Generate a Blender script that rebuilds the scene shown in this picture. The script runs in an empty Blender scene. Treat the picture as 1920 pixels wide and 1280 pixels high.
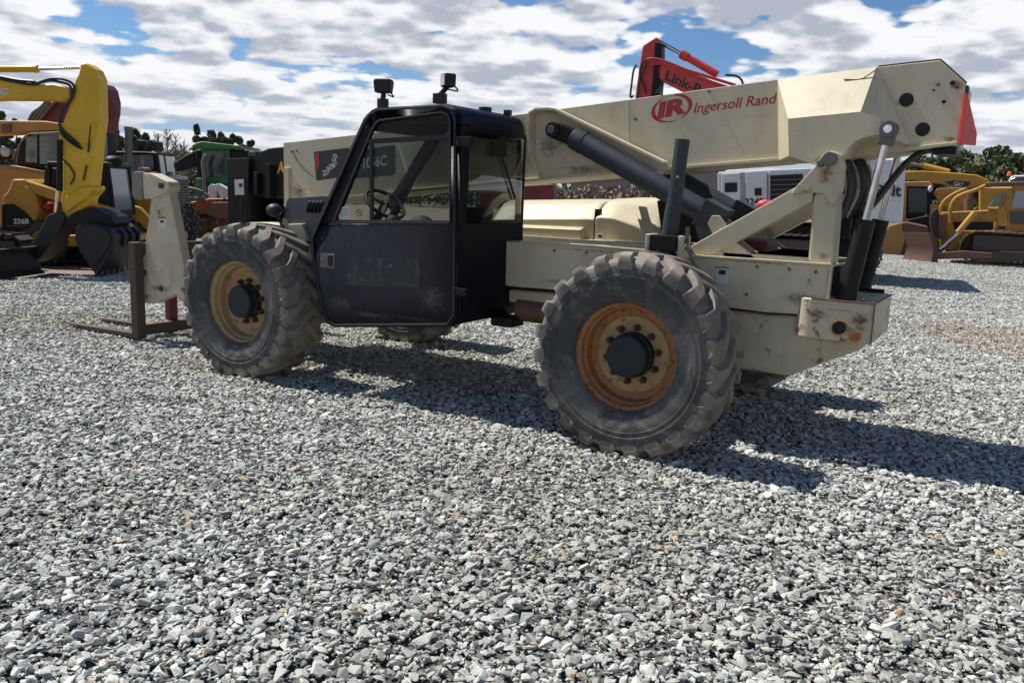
import bpy, bmesh, math, random
import numpy as np
from mathutils import Vector, Matrix

random.seed(7); rng = np.random.default_rng(7)
S = bpy.context.scene
COL = S.collection

# ------------------------------------------------------------------ camera
CAM = (2.11887526, -4.88160467, 1.66030366)
YAW, PITCH, ROLL, FPX = 0.54050954, -0.17522823, 0.03700083, 1600.0
def _basis():
    cy, sy, cp, sp = math.cos(YAW), math.sin(YAW), math.cos(PITCH), math.sin(PITCH)
    fw = Vector((-sy*cp, cy*cp, sp)); r = Vector((cy, sy, 0)); u = r.cross(fw)
    c, s = math.cos(ROLL), math.sin(ROLL)
    return fw, r*c + u*s, u*c - r*s
FW, RT, UP = _basis()
camd = bpy.data.cameras.new('camera'); cam = bpy.data.objects.new('camera', camd); COL.objects.link(cam)
camd.sensor_width = 36; camd.lens = FPX/1920*36; camd.clip_start = .05; camd.clip_end = 3000
m = Matrix((RT, UP, -FW)).transposed().to_4x4(); m.translation = Vector(CAM); cam.matrix_world = m
S.camera = cam
C0 = Vector(CAM)
def ray(px, py): return FW + RT*((px-960)/FPX) + UP*((640-py)/FPX)
def vy(px, py, y):
    d = ray(px, py); return C0 + d*((y-C0.y)/d.y)
def vx(px, py, x):
    d = ray(px, py); return C0 + d*((x-C0.x)/d.x)
def vz(px, py, z=0.0):
    d = ray(px, py); return C0 + d*((z-C0.z)/d.z)
def xz(y, pts): return [(v.x, v.z) for v in (vy(a, b, y) for a, b in pts)]
def at_depth(px, depth):
    q = C0 + ray(px, 400)*depth; return Vector((q.x, q.y, 0))
def pix(P):
    d = Vector(P)-C0; z = d.dot(FW); return 960+FPX*d.dot(RT)/z, 640-FPX*d.dot(UP)/z, z

# ------------------------------------------------------------------ sun, sky, exposure
SUN_EL = math.radians(56)
TRAVEL = Vector((math.cos(SUN_EL), 0.02, -math.sin(SUN_EL))).normalized()
sund = bpy.data.lights.new('sun', 'SUN'); sun = bpy.data.objects.new('sun', sund); COL.objects.link(sun)
sund.energy = 5.0; sund.angle = math.radians(.5); sund.color = (1, .955, .88)
sun.rotation_euler = TRAVEL.to_track_quat('-Z', 'Y').to_euler(); sun.location = (-20, 0, 30)

def sky():
    w = bpy.data.worlds.new('World'); S.world = w; w.use_nodes = True
    nt = w.node_tree; N = nt.nodes; L = nt.links
    for n in list(N): N.remove(n)
    out = N.new('ShaderNodeOutputWorld'); bg = N.new('ShaderNodeBackground'); bg.inputs[1].default_value = .05
    L.new(bg.outputs[0], out.inputs[0])
    st = N.new('ShaderNodeTexSky'); st.sky_type = 'NISHITA'; st.sun_disc = False
    st.sun_elevation = SUN_EL; st.sun_rotation = math.radians(-90); st.air_density = 1.0; st.dust_density = .5; st.ozone_density = 2.5
    tc = N.new('ShaderNodeTexCoord'); sp = N.new('ShaderNodeSeparateXYZ'); L.new(tc.outputs['Generated'], sp.inputs[0])
    def M(op, a, b=None, c=None, clamp=False):
        n = N.new('ShaderNodeMath'); n.operation = op; n.use_clamp = clamp
        for i, v in enumerate((a, b, c)):
            if v is None: continue
            if isinstance(v, (int, float)): n.inputs[i].default_value = v
            else: L.new(v, n.inputs[i])
        return n.outputs[0]
    X, Y, Z = sp.outputs
    az = M('ARCTAN2', X, Y)                       # radians east of +Y
    el = M('ARCSINE', Z)
    hl = M('SQRT', M('ADD', M('MULTIPLY', X, X), M('MULTIPLY', Y, Y)))
    hx, hy = M('DIVIDE', X, hl), M('DIVIDE', Y, hl)
    lv = M('LOGARITHM', M('ADD', M('MAXIMUM', Z, 0.0), .055), math.e)
    def cloud(dv):
        c = N.new('ShaderNodeCombineXYZ'); L.new(hx, c.inputs[0]); L.new(hy, c.inputs[1]); L.new(M('ADD', M('MULTIPLY', lv, SKY['vs']), dv), c.inputs[2])
        mp = N.new('ShaderNodeMapping'); mp.inputs['Location'].default_value = SKY['loc']; L.new(c.outputs[0], mp.inputs[0])
        n = N.new('ShaderNodeTexNoise'); n.noise_dimensions = '3D'; L.new(mp.outputs[0], n.inputs['Vector'])
        n.inputs['Scale'].default_value = SKY['scale']; n.inputs['Detail'].default_value = 10; n.inputs['Roughness'].default_value = .56; n.inputs['Distortion'].default_value = .15
        vo = N.new('ShaderNodeTexVoronoi'); vo.feature = 'F1'; L.new(mp.outputs[0], vo.inputs['Vector']); vo.inputs['Scale'].default_value = SKY['scale']*2.3
        vo.inputs['Detail'].default_value = 2; vo.inputs['Roughness'].default_value = .5
        b_ = N.new('ShaderNodeTexNoise'); L.new(mp.outputs[0], b_.inputs['Vector']); b_.inputs['Scale'].default_value = SKY['scale']*.38; b_.inputs['Detail'].default_value = 2
        return M('ADD', M('ADD', n.outputs['Fac'], M('MULTIPLY', M('SUBTRACT', b_.outputs['Fac'], .5), SKY['big'])), M('MULTIPLY', M('SUBTRACT', .40, vo.outputs['Distance']), SKY['puff']))
    def smooth(v, a, b):
        n = N.new('ShaderNodeMapRange'); n.interpolation_type = 'SMOOTHSTEP'
        L.new(v, n.inputs[0]); n.inputs[1].default_value = a; n.inputs[2].default_value = b
        return n.outputs[0]
    n0 = cloud(0.0); n1 = cloud(SKY['dv'])
    hole = None
    for (px, py, sx, sy, amp) in SKY['holes']:
        d = ray(px, py).normalized(); a0 = math.atan2(d.x, d.y); e0 = math.asin(d.z)
        u = M('MULTIPLY', M('SUBTRACT', az, a0), 1600/sx); v = M('MULTIPLY', M('SUBTRACT', el, e0), 1600/sy)
        g = M('MULTIPLY', M('EXPONENT', M('MULTIPLY', M('ADD', M('MULTIPLY', u, u), M('MULTIPLY', v, v)), -1.0)), amp)
        hole = g if hole is None else M('ADD', hole, g)
    dens = M('SUBTRACT', M('ADD', n0, SKY['cover']), hole)
    dens = M('SUBTRACT', dens, M('MULTIPLY', smooth(el, .26, .6), SKY['clear_up']))
    mask = smooth(dens, .44, .53)
    # lit tops, grey bases
    top = M('SUBTRACT', n0, n1)
    lit = smooth(M('SUBTRACT', M('ADD', M('MULTIPLY', top, SKY['relief']), M('MULTIPLY', M('SUBTRACT', .60, n0), 1.1)), M('MULTIPLY', smooth(el, .17, .235), SKY['hgrey'])), -.02, .46)
    mixc = N.new('ShaderNodeMix'); mixc.data_type = 'RGBA'
    L.new(lit, mixc.inputs['Factor']); mixc.inputs['A'].default_value = SKY['grey']; mixc.inputs['B'].default_value = SKY['white']
    # nearer the horizon the clouds are seen through more air
    hz = N.new('ShaderNodeMix'); hz.data_type = 'RGBA'; L.new(M('MULTIPLY', smooth(el, .11, 0.0), .45), hz.inputs['Factor'])
    L.new(mixc.outputs['Result'], hz.inputs['A']); hz.inputs['B'].default_value = SKY['far']
    blue = N.new('ShaderNodeMix'); blue.data_type = 'RGBA'; blue.blend_type = 'MULTIPLY'; blue.inputs['Factor'].default_value = 1
    L.new(st.outputs[0], blue.inputs['A']); blue.inputs['B'].default_value = SKY['tint']
    lowb = N.new('ShaderNodeMix'); lowb.data_type = 'RGBA'; L.new(M('MULTIPLY', smooth(el, .16, .01), .85), lowb.inputs['Factor']); L.new(blue.outputs['Result'], lowb.inputs['A']); lowb.inputs['B'].default_value = (6.0, 8.0, 11.5, 1)
    fin = N.new('ShaderNodeMix'); fin.data_type = 'RGBA'
    L.new(mask, fin.inputs['Factor']); L.new(lowb.outputs['Result'], fin.inputs['A']); L.new(hz.outputs['Result'], fin.inputs['B'])
    L.new(fin.outputs['Result'], bg.inputs[0])
    w.cycles.sampling_method = 'MANUAL'; w.cycles.sample_map_resolution = 512
SKY = dict(scale=6.4, loc=(5.3, 2.2, 1.4), vs=.66, puff=.30, dv=.055, cover=.285, clear_up=1.0, relief=2.0, big=.22, hgrey=.42,
           grey=(6.9, 7.5, 8.8, 1), white=(14.6, 14.8, 15.2, 1), far=(9.6, 10.4, 11.8, 1), tint=(.85, 1.15, 1.5, 1),
           holes=[(200, 30, 90, 22, .10), (455, 85, 40, 40, .14), (560, 145, 150, 16, .12), (840, 62, 60, 12, .15), (1310, 100, 110, 38, .22),
                  (1640, 2, 130, 12, .17), (970, 205, 30, 16, .13), (250, 120, 60, 8, .1), (60, 210, 90, 12, .1), (1880, 285, 60, 20, .12)])
sky()
S.view_settings.view_transform = 'Standard'; S.view_settings.look = 'None'
S.view_settings.exposure = 0.38; S.view_settings.gamma = 1.0; S.view_settings.use_curve_mapping = False
S.render.engine = 'CYCLES'
S.cycles.max_bounces = 8; S.cycles.transparent_max_bounces = 12; S.cycles.caustics_reflective = False; S.cycles.caustics_refractive = False

# ------------------------------------------------------------------ materials
def new_mat(name):
    mt = bpy.data.materials.new(name); mt.use_nodes = True
    nt = mt.node_tree; p = nt.nodes['Principled BSDF']; return mt, nt, p
def node_noise(nt, scale, detail=6, rough=.6, dist=0, coord='Object', stretch=None):
    tc = nt.nodes.new('ShaderNodeTexCoord'); n = nt.nodes.new('ShaderNodeTexNoise')
    n.inputs['Scale'].default_value = scale; n.inputs['Detail'].default_value = detail; n.inputs['Roughness'].default_value = rough
    n.inputs['Distortion'].default_value = dist
    if stretch:
        mp = nt.nodes.new('ShaderNodeMapping'); mp.inputs['Scale'].default_value = stretch
        nt.links.new(tc.outputs[coord], mp.inputs[0]); nt.links.new(mp.outputs[0], n.inputs['Vector'])
    else: nt.links.new(tc.outputs[coord], n.inputs['Vector'])
    return n.outputs['Fac']
def ramp(nt, v, a, b, hi=1.0):
    n = nt.nodes.new('ShaderNodeMapRange'); n.interpolation_type = 'SMOOTHSTEP'
    nt.links.new(v, n.inputs[0]); n.inputs[1].default_value = a; n.inputs[2].default_value = b; n.inputs[4].default_value = hi
    return n.outputs[0]
def mix(nt, f, a, b, mode='MIX'):
    n = nt.nodes.new('ShaderNodeMix'); n.data_type = 'RGBA'; n.blend_type = mode
    for k, v in (('Factor', f), ('A', a), ('B', b)):
        if isinstance(v, tuple): n.inputs[k].default_value = v + ((1,) if len(v) == 3 else ())
        elif isinstance(v, (int, float)): n.inputs[k].default_value = v
        else: nt.links.new(v, n.inputs[k])
    return n.outputs['Result']
def bump(nt, p, h, strength, dist=.01):
    b = nt.nodes.new('ShaderNodeBump'); b.inputs['Strength'].default_value = strength; b.inputs['Distance'].default_value = dist
    nt.links.new(h, b.inputs['Height']); nt.links.new(b.outputs[0], p.inputs['Normal'])
def paint(name, col, rough=.42, rust=0.0, dirt=.35, dirtcol=(.20, .16, .11), rustcol=(.16, .06, .022), scuff=0.0, scuffcol=(.3, .3, .3), metal=0.0, scale=1.0, spec=.5):
    mt, nt, p = new_mat(name)
    n1 = node_noise(nt, 1.7*scale, 8, .65); n2 = node_noise(nt, 9*scale, 8, .7, .4); n3 = node_noise(nt, 45*scale, 4, .6)
    streak = node_noise(nt, 6*scale, 5, .6, 0, 'Object', (1.6, 1.6, .18))
    dk = tuple(c*.82 for c in col)
    c = mix(nt, ramp(nt, n1, .35, .7), dk, col)
    c = mix(nt, ramp(nt, n2, .5, .78, dirt), c, dirtcol)
    c = mix(nt, ramp(nt, streak, .56, .76, dirt*.7), c, dirtcol)
    if rust > 0:
        c = mix(nt, ramp(nt, n2, .80-.32*rust, .84-.30*rust, .9), c, rustcol)
        c = mix(nt, ramp(nt, n3, .75-.12*rust, .8-.12*rust, .6), c, rustcol)
    if scuff > 0:
        sc = node_noise(nt, 14*scale, 10, .75, 1.5); c = mix(nt, ramp(nt, sc, .62, .7, scuff), c, scuffcol)
    nt.links.new(c, p.inputs['Base Color'])
    r = nt.nodes.new('ShaderNodeMapRange'); nt.links.new(n2, r.inputs[0]); r.inputs[3].default_value = rough-.1; r.inputs[4].default_value = rough+.3
    nt.links.new(r.outputs[0], p.inputs['Roughness']); p.inputs['Metallic'].default_value = metal
    p.inputs['Specular IOR Level'].default_value = spec
    bump(nt, p, n2, .12, .006)
    return mt
def plain(name, col, rough=.5, metal=0.0, emit=None):
    mt, nt, p = new_mat(name)
    n = node_noise(nt, 12, 5); nt.links.new(mix(nt, ramp(nt, n, .3, .75), tuple(c*.75 for c in col), col), p.inputs['Base Color'])
    p.inputs['Roughness'].default_value = rough; p.inputs['Metallic'].default_value = metal
    return mt
def glass(name, tint=(.62, .66, .66), refl=.1):
    mt, nt, p = new_mat(name); nt.nodes.remove(p)
    t = nt.nodes.new('ShaderNodeBsdfTransparent'); t.inputs[0].default_value = tint + (1,)
    g = nt.nodes.new('ShaderNodeBsdfGlossy'); g.inputs['Roughness'].default_value = .03
    d = nt.nodes.new('ShaderNodeBsdfDiffuse'); d.inputs[0].default_value = (.35, .33, .29, 1)
    fr = nt.nodes.new('ShaderNodeLayerWeight'); fr.inputs[0].default_value = refl+.1
    a = nt.nodes.new('ShaderNodeMixShader'); b = nt.nodes.new('ShaderNodeMixShader')
    nz = node_noise(nt, 5, 8, .7); nt.links.new(ramp(nt, nz, .4, .8, .035), a.inputs[0])
    nt.links.new(t.outputs[0], a.inputs[1]); nt.links.new(d.outputs[0], a.inputs[2])
    nt.links.new(fr.outputs['Fresnel'], b.inputs[0]); nt.links.new(a.outputs[0], b.inputs[1]); nt.links.new(g.outputs[0], b.inputs[2])
    nt.links.new(b.outputs[0], nt.nodes['Material Output'].inputs[0])
    return mt
M = {}
M['cream'] = paint('cream_paint', (.615, .55, .385), .42, .28, .22, (.25, .19, .12))
M['cream_worn'] = paint('worn_cream_paint', (.58, .515, .36), .5, .62, .42, (.24, .17, .1))
M['cream_bump'] = paint('chipped_cream_paint', (.60, .53, .37), .5, .74, .42, (.2, .12, .07))
M['rim_front'] = paint('cream_rim_paint', (.43, .29, .145), .55, .7, .65, (.24, .125, .05), (.2, .085, .03), scale=2)
M['rim_rear'] = paint('rusted_rim_paint', (.37, .165, .06), .6, .8, .7, (.24, .10, .04), (.19, .06, .02), scale=2.2)
M['rim_disc'] = paint('wheel_disc_paint', (.44, .30, .14), .5, .7, .65, (.24, .13, .05), scale=2)
M['hub'] = paint('dark_hub_paint', (.013, .019, .026), .45, 0, .2, (.05, .05, .05), scuff=.25, scuffcol=(.09, .09, .09), scale=3, spec=.35)
M['nut'] = paint('rusty_nut', (.085, .04, .022), .7, .8, .4, (.1, .05, .03), scale=6)
M['navy'] = paint('navy_black_paint', (.0045, .0062, .0115), .42, 0, .05, (.04, .042, .045), scuff=.25, scuffcol=(.022, .025, .032), spec=.16)
M['cab_trim'] = plain('black_rubber_trim', (.006, .006, .0065), .6)
M['blue_black'] = paint('blue_black_cylinder_paint', (.034, .042, .054), .42, 0, .15, (.06, .055, .05), scuff=.15, scuffcol=(.07, .07, .07), spec=.35)
M['black'] = paint('black_steel', (.0075, .0075, .0085), .5, 0, .2, (.045, .038, .03), scuff=.15, scuffcol=(.05, .045, .04), spec=.3)
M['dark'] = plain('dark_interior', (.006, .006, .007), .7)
M['chrome'] = plain('chromed_rod', (.72, .72, .74), .16, 1.0)
M['steel'] = paint('grey_steel', (.17, .165, .155), .5, .3, .3, metal=.6)
M['hose'] = plain('black_hose_rubber', (.014, .014, .015), .42)
M['red_sign'] = paint('red_fluorescent_sheet', (.72, .05, .03), .45, 0, .25)
M['red_decal'] = plain('red_decal', (.42, .02, .025), .45)
M['white_decal'] = plain('white_decal', (.66, .66, .63), .5)
M['grey_decal'] = plain('grey_print', (.2, .2, .2), .5)
M['black_decal'] = plain('black_decal', (.018, .018, .02), .45)
M['yellow_decal'] = plain('yellow_decal', (.75, .42, .02), .45)
M['brown_steel'] = paint('brown_rusty_steel', (.075, .048, .038), .6, .5, .4, (.12, .08, .06))
M['maroon'] = paint('dark_red_paint', (.16, .02, .02), .5, .3, .35)
M['glass'] = glass('cab_glass', (.74, .77, .76), .04)
M['lamp_glass'] = plain('lamp_lens', (.5, .52, .52), .15)
M['old_decal'] = paint('torn_decal', (.022, .025, .03), .5, 0, .8, (.13, .14, .15), scuff=1.0, scuffcol=(.30, .31, .32), scale=1.1)
M['yellow'] = paint('bright_yellow_paint', (.70, .43, .010), .38, 0, .25, (.2, .12, .03))
M['cat'] = paint('ochre_yellow_paint', (.50, .27, .03), .45, 0, .35, (.2, .12, .05))
M['orange'] = paint('faded_orange_yellow_paint', (.50, .26, .07), .5, 0, .3, (.25, .15, .08))
M['rusty_yellow'] = paint('rusty_yellow_paint', (.44, .23, .035), .55, .75, .6, (.17, .09, .04))
M['red'] = paint('red_paint', (.62, .06, .06), .42, 0, .3, (.2, .06, .04))
M['darkred'] = paint('weathered_dark_red_paint', (.14, .022, .028), .55, .2, .4, (.12, .07, .06))
M['green'] = paint('green_paint', (.012, .16, .04), .4, 0, .25)
M['white'] = paint('white_paint', (.66, .67, .68), .4, .12, .2)
M['pale_grey'] = paint('pale_grey_paint', (.36, .37, .39), .45, 0, .2)
M['rust_brown'] = paint('rust_brown_steel', (.17, .09, .06), .6, .4, .5, (.22, .15, .12))
M['orange_red'] = paint('orange_red_paint', (.42, .10, .03), .5, .4, .45)
M['track'] = paint('worn_track_steel', (.26, .21, .165), .55, .35, .5, (.16, .12, .08))
M['far_glass'] = plain('dark_cab_glass', (.045, .062, .066), .08)
M['pale_glass'] = plain('sky_lit_glass', (.2, .27, .28), .1)
M['dusty_black'] = paint('dusty_black_steel', (.012, .013, .016), .45, 0, .5, (.07, .05, .04), scuff=.2, scuffcol=(.08, .075, .07), spec=.4)
M['rubber_far'] = plain('machine_tyre_rubber', (.06, .056, .05), .8)
M['beacon'] = plain('orange_beacon_lens', (.8, .16, .03), .3)
M['bark'] = plain('tree_bark', (.075, .055, .042), .9)
M['twig'] = plain('bare_twigs', (.24, .19, .15), .9)
M['shed'] = paint('grey_corrugated_sheet', (.22, .225, .23), .5, .1, .3)
M['wire'] = plain('power_wire', (.05, .05, .05), .6)
def rubber(name, base, dust, lo, hi, tan):
    mt, nt, p = new_mat(name)
    n1 = node_noise(nt, 3.5, 8, .7, .5); n2 = node_noise(nt, 28, 6, .7); n3 = node_noise(nt, 1.6, 3)
    c = mix(nt, ramp(nt, n1, lo, hi), base, dust)
    c = mix(nt, ramp(nt, n3, .45, .65, .7), c, tan)
    c = mix(nt, ramp(nt, n2, .5, .8, .35), c, tuple(x*.45 for x in base))
    nt.links.new(c, p.inputs['Base Color']); p.inputs['Roughness'].default_value = .8; p.inputs['Specular IOR Level'].default_value = .3
    bump(nt, p, n2, .25, .006)
    return mt
M['sidewall'] = rubber('tyre_sidewall_rubber', (.052, .055, .056), (.27, .26, .235), .44, .72, (.12, .118, .11))
M['tread'] = rubber('dusty_tread_rubber', (.10, .092, .082), (.27, .24, .20), .3, .65, (.17, .14, .11))
def stain(name, col, dens):
    mt, nt, p = new_mat(name); L = nt.links
    tc = nt.nodes.new('ShaderNodeTexCoord'); mp = nt.nodes.new('ShaderNodeMapping'); mp.inputs['Location'].default_value = (-1, 0, -1); mp.inputs['Scale'].default_value = (2, 0, 2)
    L.new(tc.outputs['Generated'], mp.inputs[0]); ln = nt.nodes.new('ShaderNodeVectorMath'); ln.operation = 'LENGTH'; L.new(mp.outputs[0], ln.inputs[0])
    n = node_noise(nt, 38, 8, .7, .6); a = nt.nodes.new('ShaderNodeMath'); a.operation = 'MULTIPLY_ADD'; L.new(ln.outputs['Value'], a.inputs[0]); a.inputs[1].default_value = -.42; L.new(n, a.inputs[2])
    f = ramp(nt, a.outputs[0], .20, .52, dens)
    t = nt.nodes.new('ShaderNodeBsdfTransparent'); m_ = nt.nodes.new('ShaderNodeMixShader'); L.new(f, m_.inputs[0]); L.new(t.outputs[0], m_.inputs[1]); L.new(p.outputs[0], m_.inputs[2])
    L.new(m_.outputs[0], nt.nodes['Material Output'].inputs[0]); p.inputs['Base Color'].default_value = col+(1,); p.inputs['Roughness'].default_value = .8
    return mt
M['rust_stain'] = stain('rust_stain', (.20, .09, .035), .72)
M['grime'] = stain('grease_grime', (.13, .11, .08), .5)
def leaf(name, a, b):
    mt, nt, p = new_mat(name)
    at = nt.nodes.new('ShaderNodeAttribute'); at.attribute_name = 'tone'
    nt.links.new(mix(nt, at.outputs['Fac'], a, b), p.inputs['Base Color']); p.inputs['Roughness'].default_value = .6
    return mt
M['needles'] = leaf('pine_needles', (.045, .07, .035), (.13, .165, .075))
M['leaves'] = leaf('spring_leaves', (.06, .085, .03), (.17, .19, .07))
M['olive'] = leaf('olive_leaves', (.05, .06, .02), (.15, .15, .05))

# ------------------------------------------------------------------ mesh builder
class MB:
    def __init__(s): s.v = []; s.f = []; s.mi = []
    def add(s, vs, fs, mi=0):
        b = len(s.v); s.v += [tuple(x) for x in vs]; s.f += [tuple(i+b for i in f) for f in fs]; s.mi += [mi]*len(fs); return s
    def prism(s, pts, vec, mi=0):
        pts = [Vector(p) for p in pts]; vec = Vector(vec); n = len(pts)
        return s.add(pts + [p+vec for p in pts], [tuple(range(n)), tuple(range(2*n-1, n-1, -1))] + [(i, (i+1) % n, n+(i+1) % n, n+i) for i in range(n)], mi)
    def py(s, poly, y0, y1, mi=0): return s.prism([(x, y0, z) for x, z in poly], (0, y1-y0, 0), mi)
    def box(s, x0, x1, y0, y1, z0, z1, mi=0): return s.prism([(x0, y0, z0), (x1, y0, z0), (x1, y0, z1), (x0, y0, z1)], (0, y1-y0, 0), mi)
    def bar(s, a, b, w, h, up=(0, 0, 1), mi=0):
        a = Vector(a); b = Vector(b); d = (b-a).normalized(); r = d.cross(Vector(up))
        r = r.normalized() if r.length > 1e-4 else Vector((0, 1, 0)); u = r.cross(d)
        q = [a+r*w/2*i+u*h/2*j for i, j in ((-1, -1), (1, -1), (1, 1), (-1, 1))]
        return s.prism(q, b-a, mi)
    def cyl(s, a, b, r, r2=None, n=20, mi=0, cap=True):
        a = Vector(a); b = Vector(b); d = (b-a).normalized(); t = Vector((0, 0, 1)) if abs(d.z) < .9 else Vector((1, 0, 0))
        x = d.cross(t).normalized(); y = d.cross(x); r2 = r if r2 is None else r2
        k = [2*math.pi*i/n for i in range(n)]
        vs = [a+(x*math.cos(t)+y*math.sin(t))*r for t in k]+[b+(x*math.cos(t)+y*math.sin(t))*r2 for t in k]
        fs = [(i, (i+1) % n, n+(i+1) % n, n+i) for i in range(n)]
        if cap: fs += [tuple(range(n-1, -1, -1)), tuple(range(n, 2*n))]
        return s.add(vs, fs, mi)
    def tube(s, path, r, n=8, mi=0, steps=4):
        P = [Vector(p) for p in path]
        if len(P) > 2 and steps > 1:
            Q = []
            for i in range(len(P)-1):
                p0 = P[max(i-1, 0)]; p1 = P[i]; p2 = P[i+1]; p3 = P[min(i+2, len(P)-1)]
                for k in range(steps):
                    t = k/steps
                    Q.append(.5*((2*p1)+(p2-p0)*t+(2*p0-5*p1+4*p2-p3)*t*t+(3*p1-p0-3*p2+p3)*t**3))
            P = Q+[P[-1]]
        vs = []; fs = []; ref = None
        for i, p in enumerate(P):
            d = (P[min(i+1, len(P)-1)]-P[max(i-1, 0)]).normalized()
            if ref is None: ref = d.orthogonal().normalized()
            ref = (ref-d*ref.dot(d)).normalized(); y = d.cross(ref)
            vs += [p+(ref*math.cos(2*math.pi*k/n)+y*math.sin(2*math.pi*k/n))*r for k in range(n)]
            if i: fs += [((i-1)*n+k, (i-1)*n+(k+1) % n, i*n+(k+1) % n, i*n+k) for k in range(n)]
        m_ = len(P)-1
        fs += [tuple(range(n-1, -1, -1)), tuple(m_*n+k for k in range(n))]
        return s.add(vs, fs, mi)
    def lathe(s, c, prof, n=48, mi=0, axis='y'):
        c = Vector(c); vs = []; fs = []; k = len(prof)
        for i in range(n):
            t = 2*math.pi*i/n
            for (h, r) in prof:
                vs.append(c+(Vector((r*math.cos(t), h, r*math.sin(t))) if axis == 'y' else Vector((r*math.cos(t), r*math.sin(t), h))))
        for i in range(n):
            j = (i+1) % n
            for q in range(k-1): fs.append((i*k+q, i*k+q+1, j*k+q+1, j*k+q))
        return s.add(vs, fs, mi)
    def ball(s, c, rx, ry, rz, n=14, m_=8, mi=0):
        c = Vector(c); vs = []; fs = []
        for j in range(m_+1):
            ph = math.pi*(j/m_-.5)
            for i in range(n):
                t = 2*math.pi*i/n; vs.append(c+Vector((rx*math.cos(ph)*math.cos(t), ry*math.cos(ph)*math.sin(t), rz*math.sin(ph))))
        for j in range(m_):
            for i in range(n): fs.append((j*n+i, j*n+(i+1) % n, (j+1)*n+(i+1) % n, (j+1)*n+i))
        return s.add(vs, fs, mi)
OFF = Vector((0, 0, 0))
def build(name, mb, mats, parent=None, bevel=0.0, seg=2, label=None, loc=None, angle=38, off=None):
    me = bpy.data.meshes.new(name)
    o_ = OFF if off is None else Vector(off)
    me.from_pydata([(x-o_.x, y-o_.y, z-o_.z) for x, y, z in mb.v], [], mb.f)
    for mt in (mats if isinstance(mats, (list, tuple)) else [mats]): me.materials.append(mt)
    me.polygons.foreach_set('material_index', mb.mi)
    bm = bmesh.new(); bm.from_mesh(me)
    bmesh.ops.remove_doubles(bm, verts=bm.verts, dist=1e-5)
    bmesh.ops.recalc_face_normals(bm, faces=bm.faces)
    if bevel:
        es = [e for e in bm.edges if len(e.link_faces) == 2 and e.calc_face_angle(0) > math.radians(28)]
        try: bmesh.ops.bevel(bm, geom=es, offset=bevel, offset_type='OFFSET', segments=seg, profile=.5, affect='EDGES', clamp_overlap=True)
        except Exception: pass
    bm.to_mesh(me); bm.free()
    me.polygons.foreach_set('use_smooth', [True]*len(me.polygons)); me.set_sharp_from_angle(angle=math.radians(angle))
    o = bpy.data.objects.new(name, me); COL.objects.link(o)
    if bevel:
        wn = o.modifiers.new('weighted_normal', 'WEIGHTED_NORMAL'); wn.keep_sharp = True; wn.weight = 100
    if parent is not None: o.parent = parent
    if loc is not None: o.location = loc
    if label: o['label'] = label
    return o
def root(name, loc, rz=0.0, label=None, cat=None, group=None):
    e = bpy.data.objects.new(name, None); COL.objects.link(e); e.location = loc; e.rotation_euler = (0, 0, rz)
    e.empty_display_size = .2
    tag(e, label, cat, group); return e
def tag(o, label=None, cat=None, group=None, kind=None):
    for k, v in (('label', label), ('category', cat), ('group', group), ('kind', kind)):
        if v: o[k] = v
    return o
def dup(o, parent=None):
    c = o.copy(); COL.objects.link(c)
    if parent is not None: c.parent = parent
    for ch in list(o.children): dup(ch, c)
    return c
def text(name, body, ll, lr, ul, mt, parent, bold=.02, shear=0.0, depth=.002, fit=True):
    """lettering: mesh whose box is fitted between a lower-left, lower-right and upper-left point"""
    cu = bpy.data.curves.new(name, 'FONT'); cu.body = body; cu.size = 1; cu.offset = bold; cu.shear = shear; cu.extrude = 0; cu.resolution_u = 3
    t = bpy.data.objects.new(name, cu); COL.objects.link(t)
    bpy.context.view_layer.update()
    me = bpy.data.meshes.new_from_object(t.evaluated_get(bpy.context.evaluated_depsgraph_get()))
    bpy.data.objects.remove(t); bpy.data.curves.remove(cu)
    n = len(me.vertices); co = np.empty(n*3); me.vertices.foreach_get('co', co); co = co.reshape(-1, 3)
    lo, hi = co[:, :2].min(0), co[:, :2].max(0); uv = (co[:, :2]-lo)/(hi-lo)
    ll, lr, ul = (np.array(Vector(a)-OFF) for a in (ll, lr, ul)); ex, ey = lr-ll, ul-ll
    nn = np.cross(ex, ey); nn /= np.linalg.norm(nn)
    P = ll+uv[:, :1]*ex+uv[:, 1:]*ey+nn*depth
    me.vertices.foreach_set('co', P.ravel()); me.materials.clear(); me.materials.append(mt); me.update(); me.name = name
    o = bpy.data.objects.new(name, me); COL.objects.link(o)
    if parent is not None: o.parent = parent
    return o
# ------------------------------------------------------------------ telehandler (front towards -X, near side y=0)
YC = 1.347
OFF = Vector((-1.9, YC, 0))
T = root('telehandler', OFF, 0, 'large cream telehandler with black cab and long boom, parked on grey gravel', 'telehandler')
def mirror(mb):
    out = MB(); out.v = list(mb.v)+[(x, 2*YC-y, z) for x, y, z in mb.v]; n = len(mb.v)
    out.f = list(mb.f)+[tuple(i+n for i in reversed(f)) for f in mb.f]; out.mi = list(mb.mi)*2
    return out
def ring(mb, outer, inner, y0, y1, closed=True):
    n = len(outer)
    for i in range(n if closed else n-1):
        j = (i+1) % n
        mb.py([outer[i], outer[j], inner[j], inner[i]], y0, y1)
    return mb

def pair(name, mb, mt, par, bevel=0.0, seg=2, **k):
    o = build(name, mb, mt, par, bevel, seg, **k)
    m_ = MB(); m_.v = [(x, 2*YC-y, z) for x, y, z in mb.v]; m_.f = [tuple(reversed(f)) for f in mb.f]; m_.mi = list(mb.mi)
    build(name, m_, mt, par, bevel, seg, **k); return o
def one(name, fn, mt, par, bevel=0.0): g = MB(); fn(g); return build(name, g, mt, par, bevel)
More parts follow.
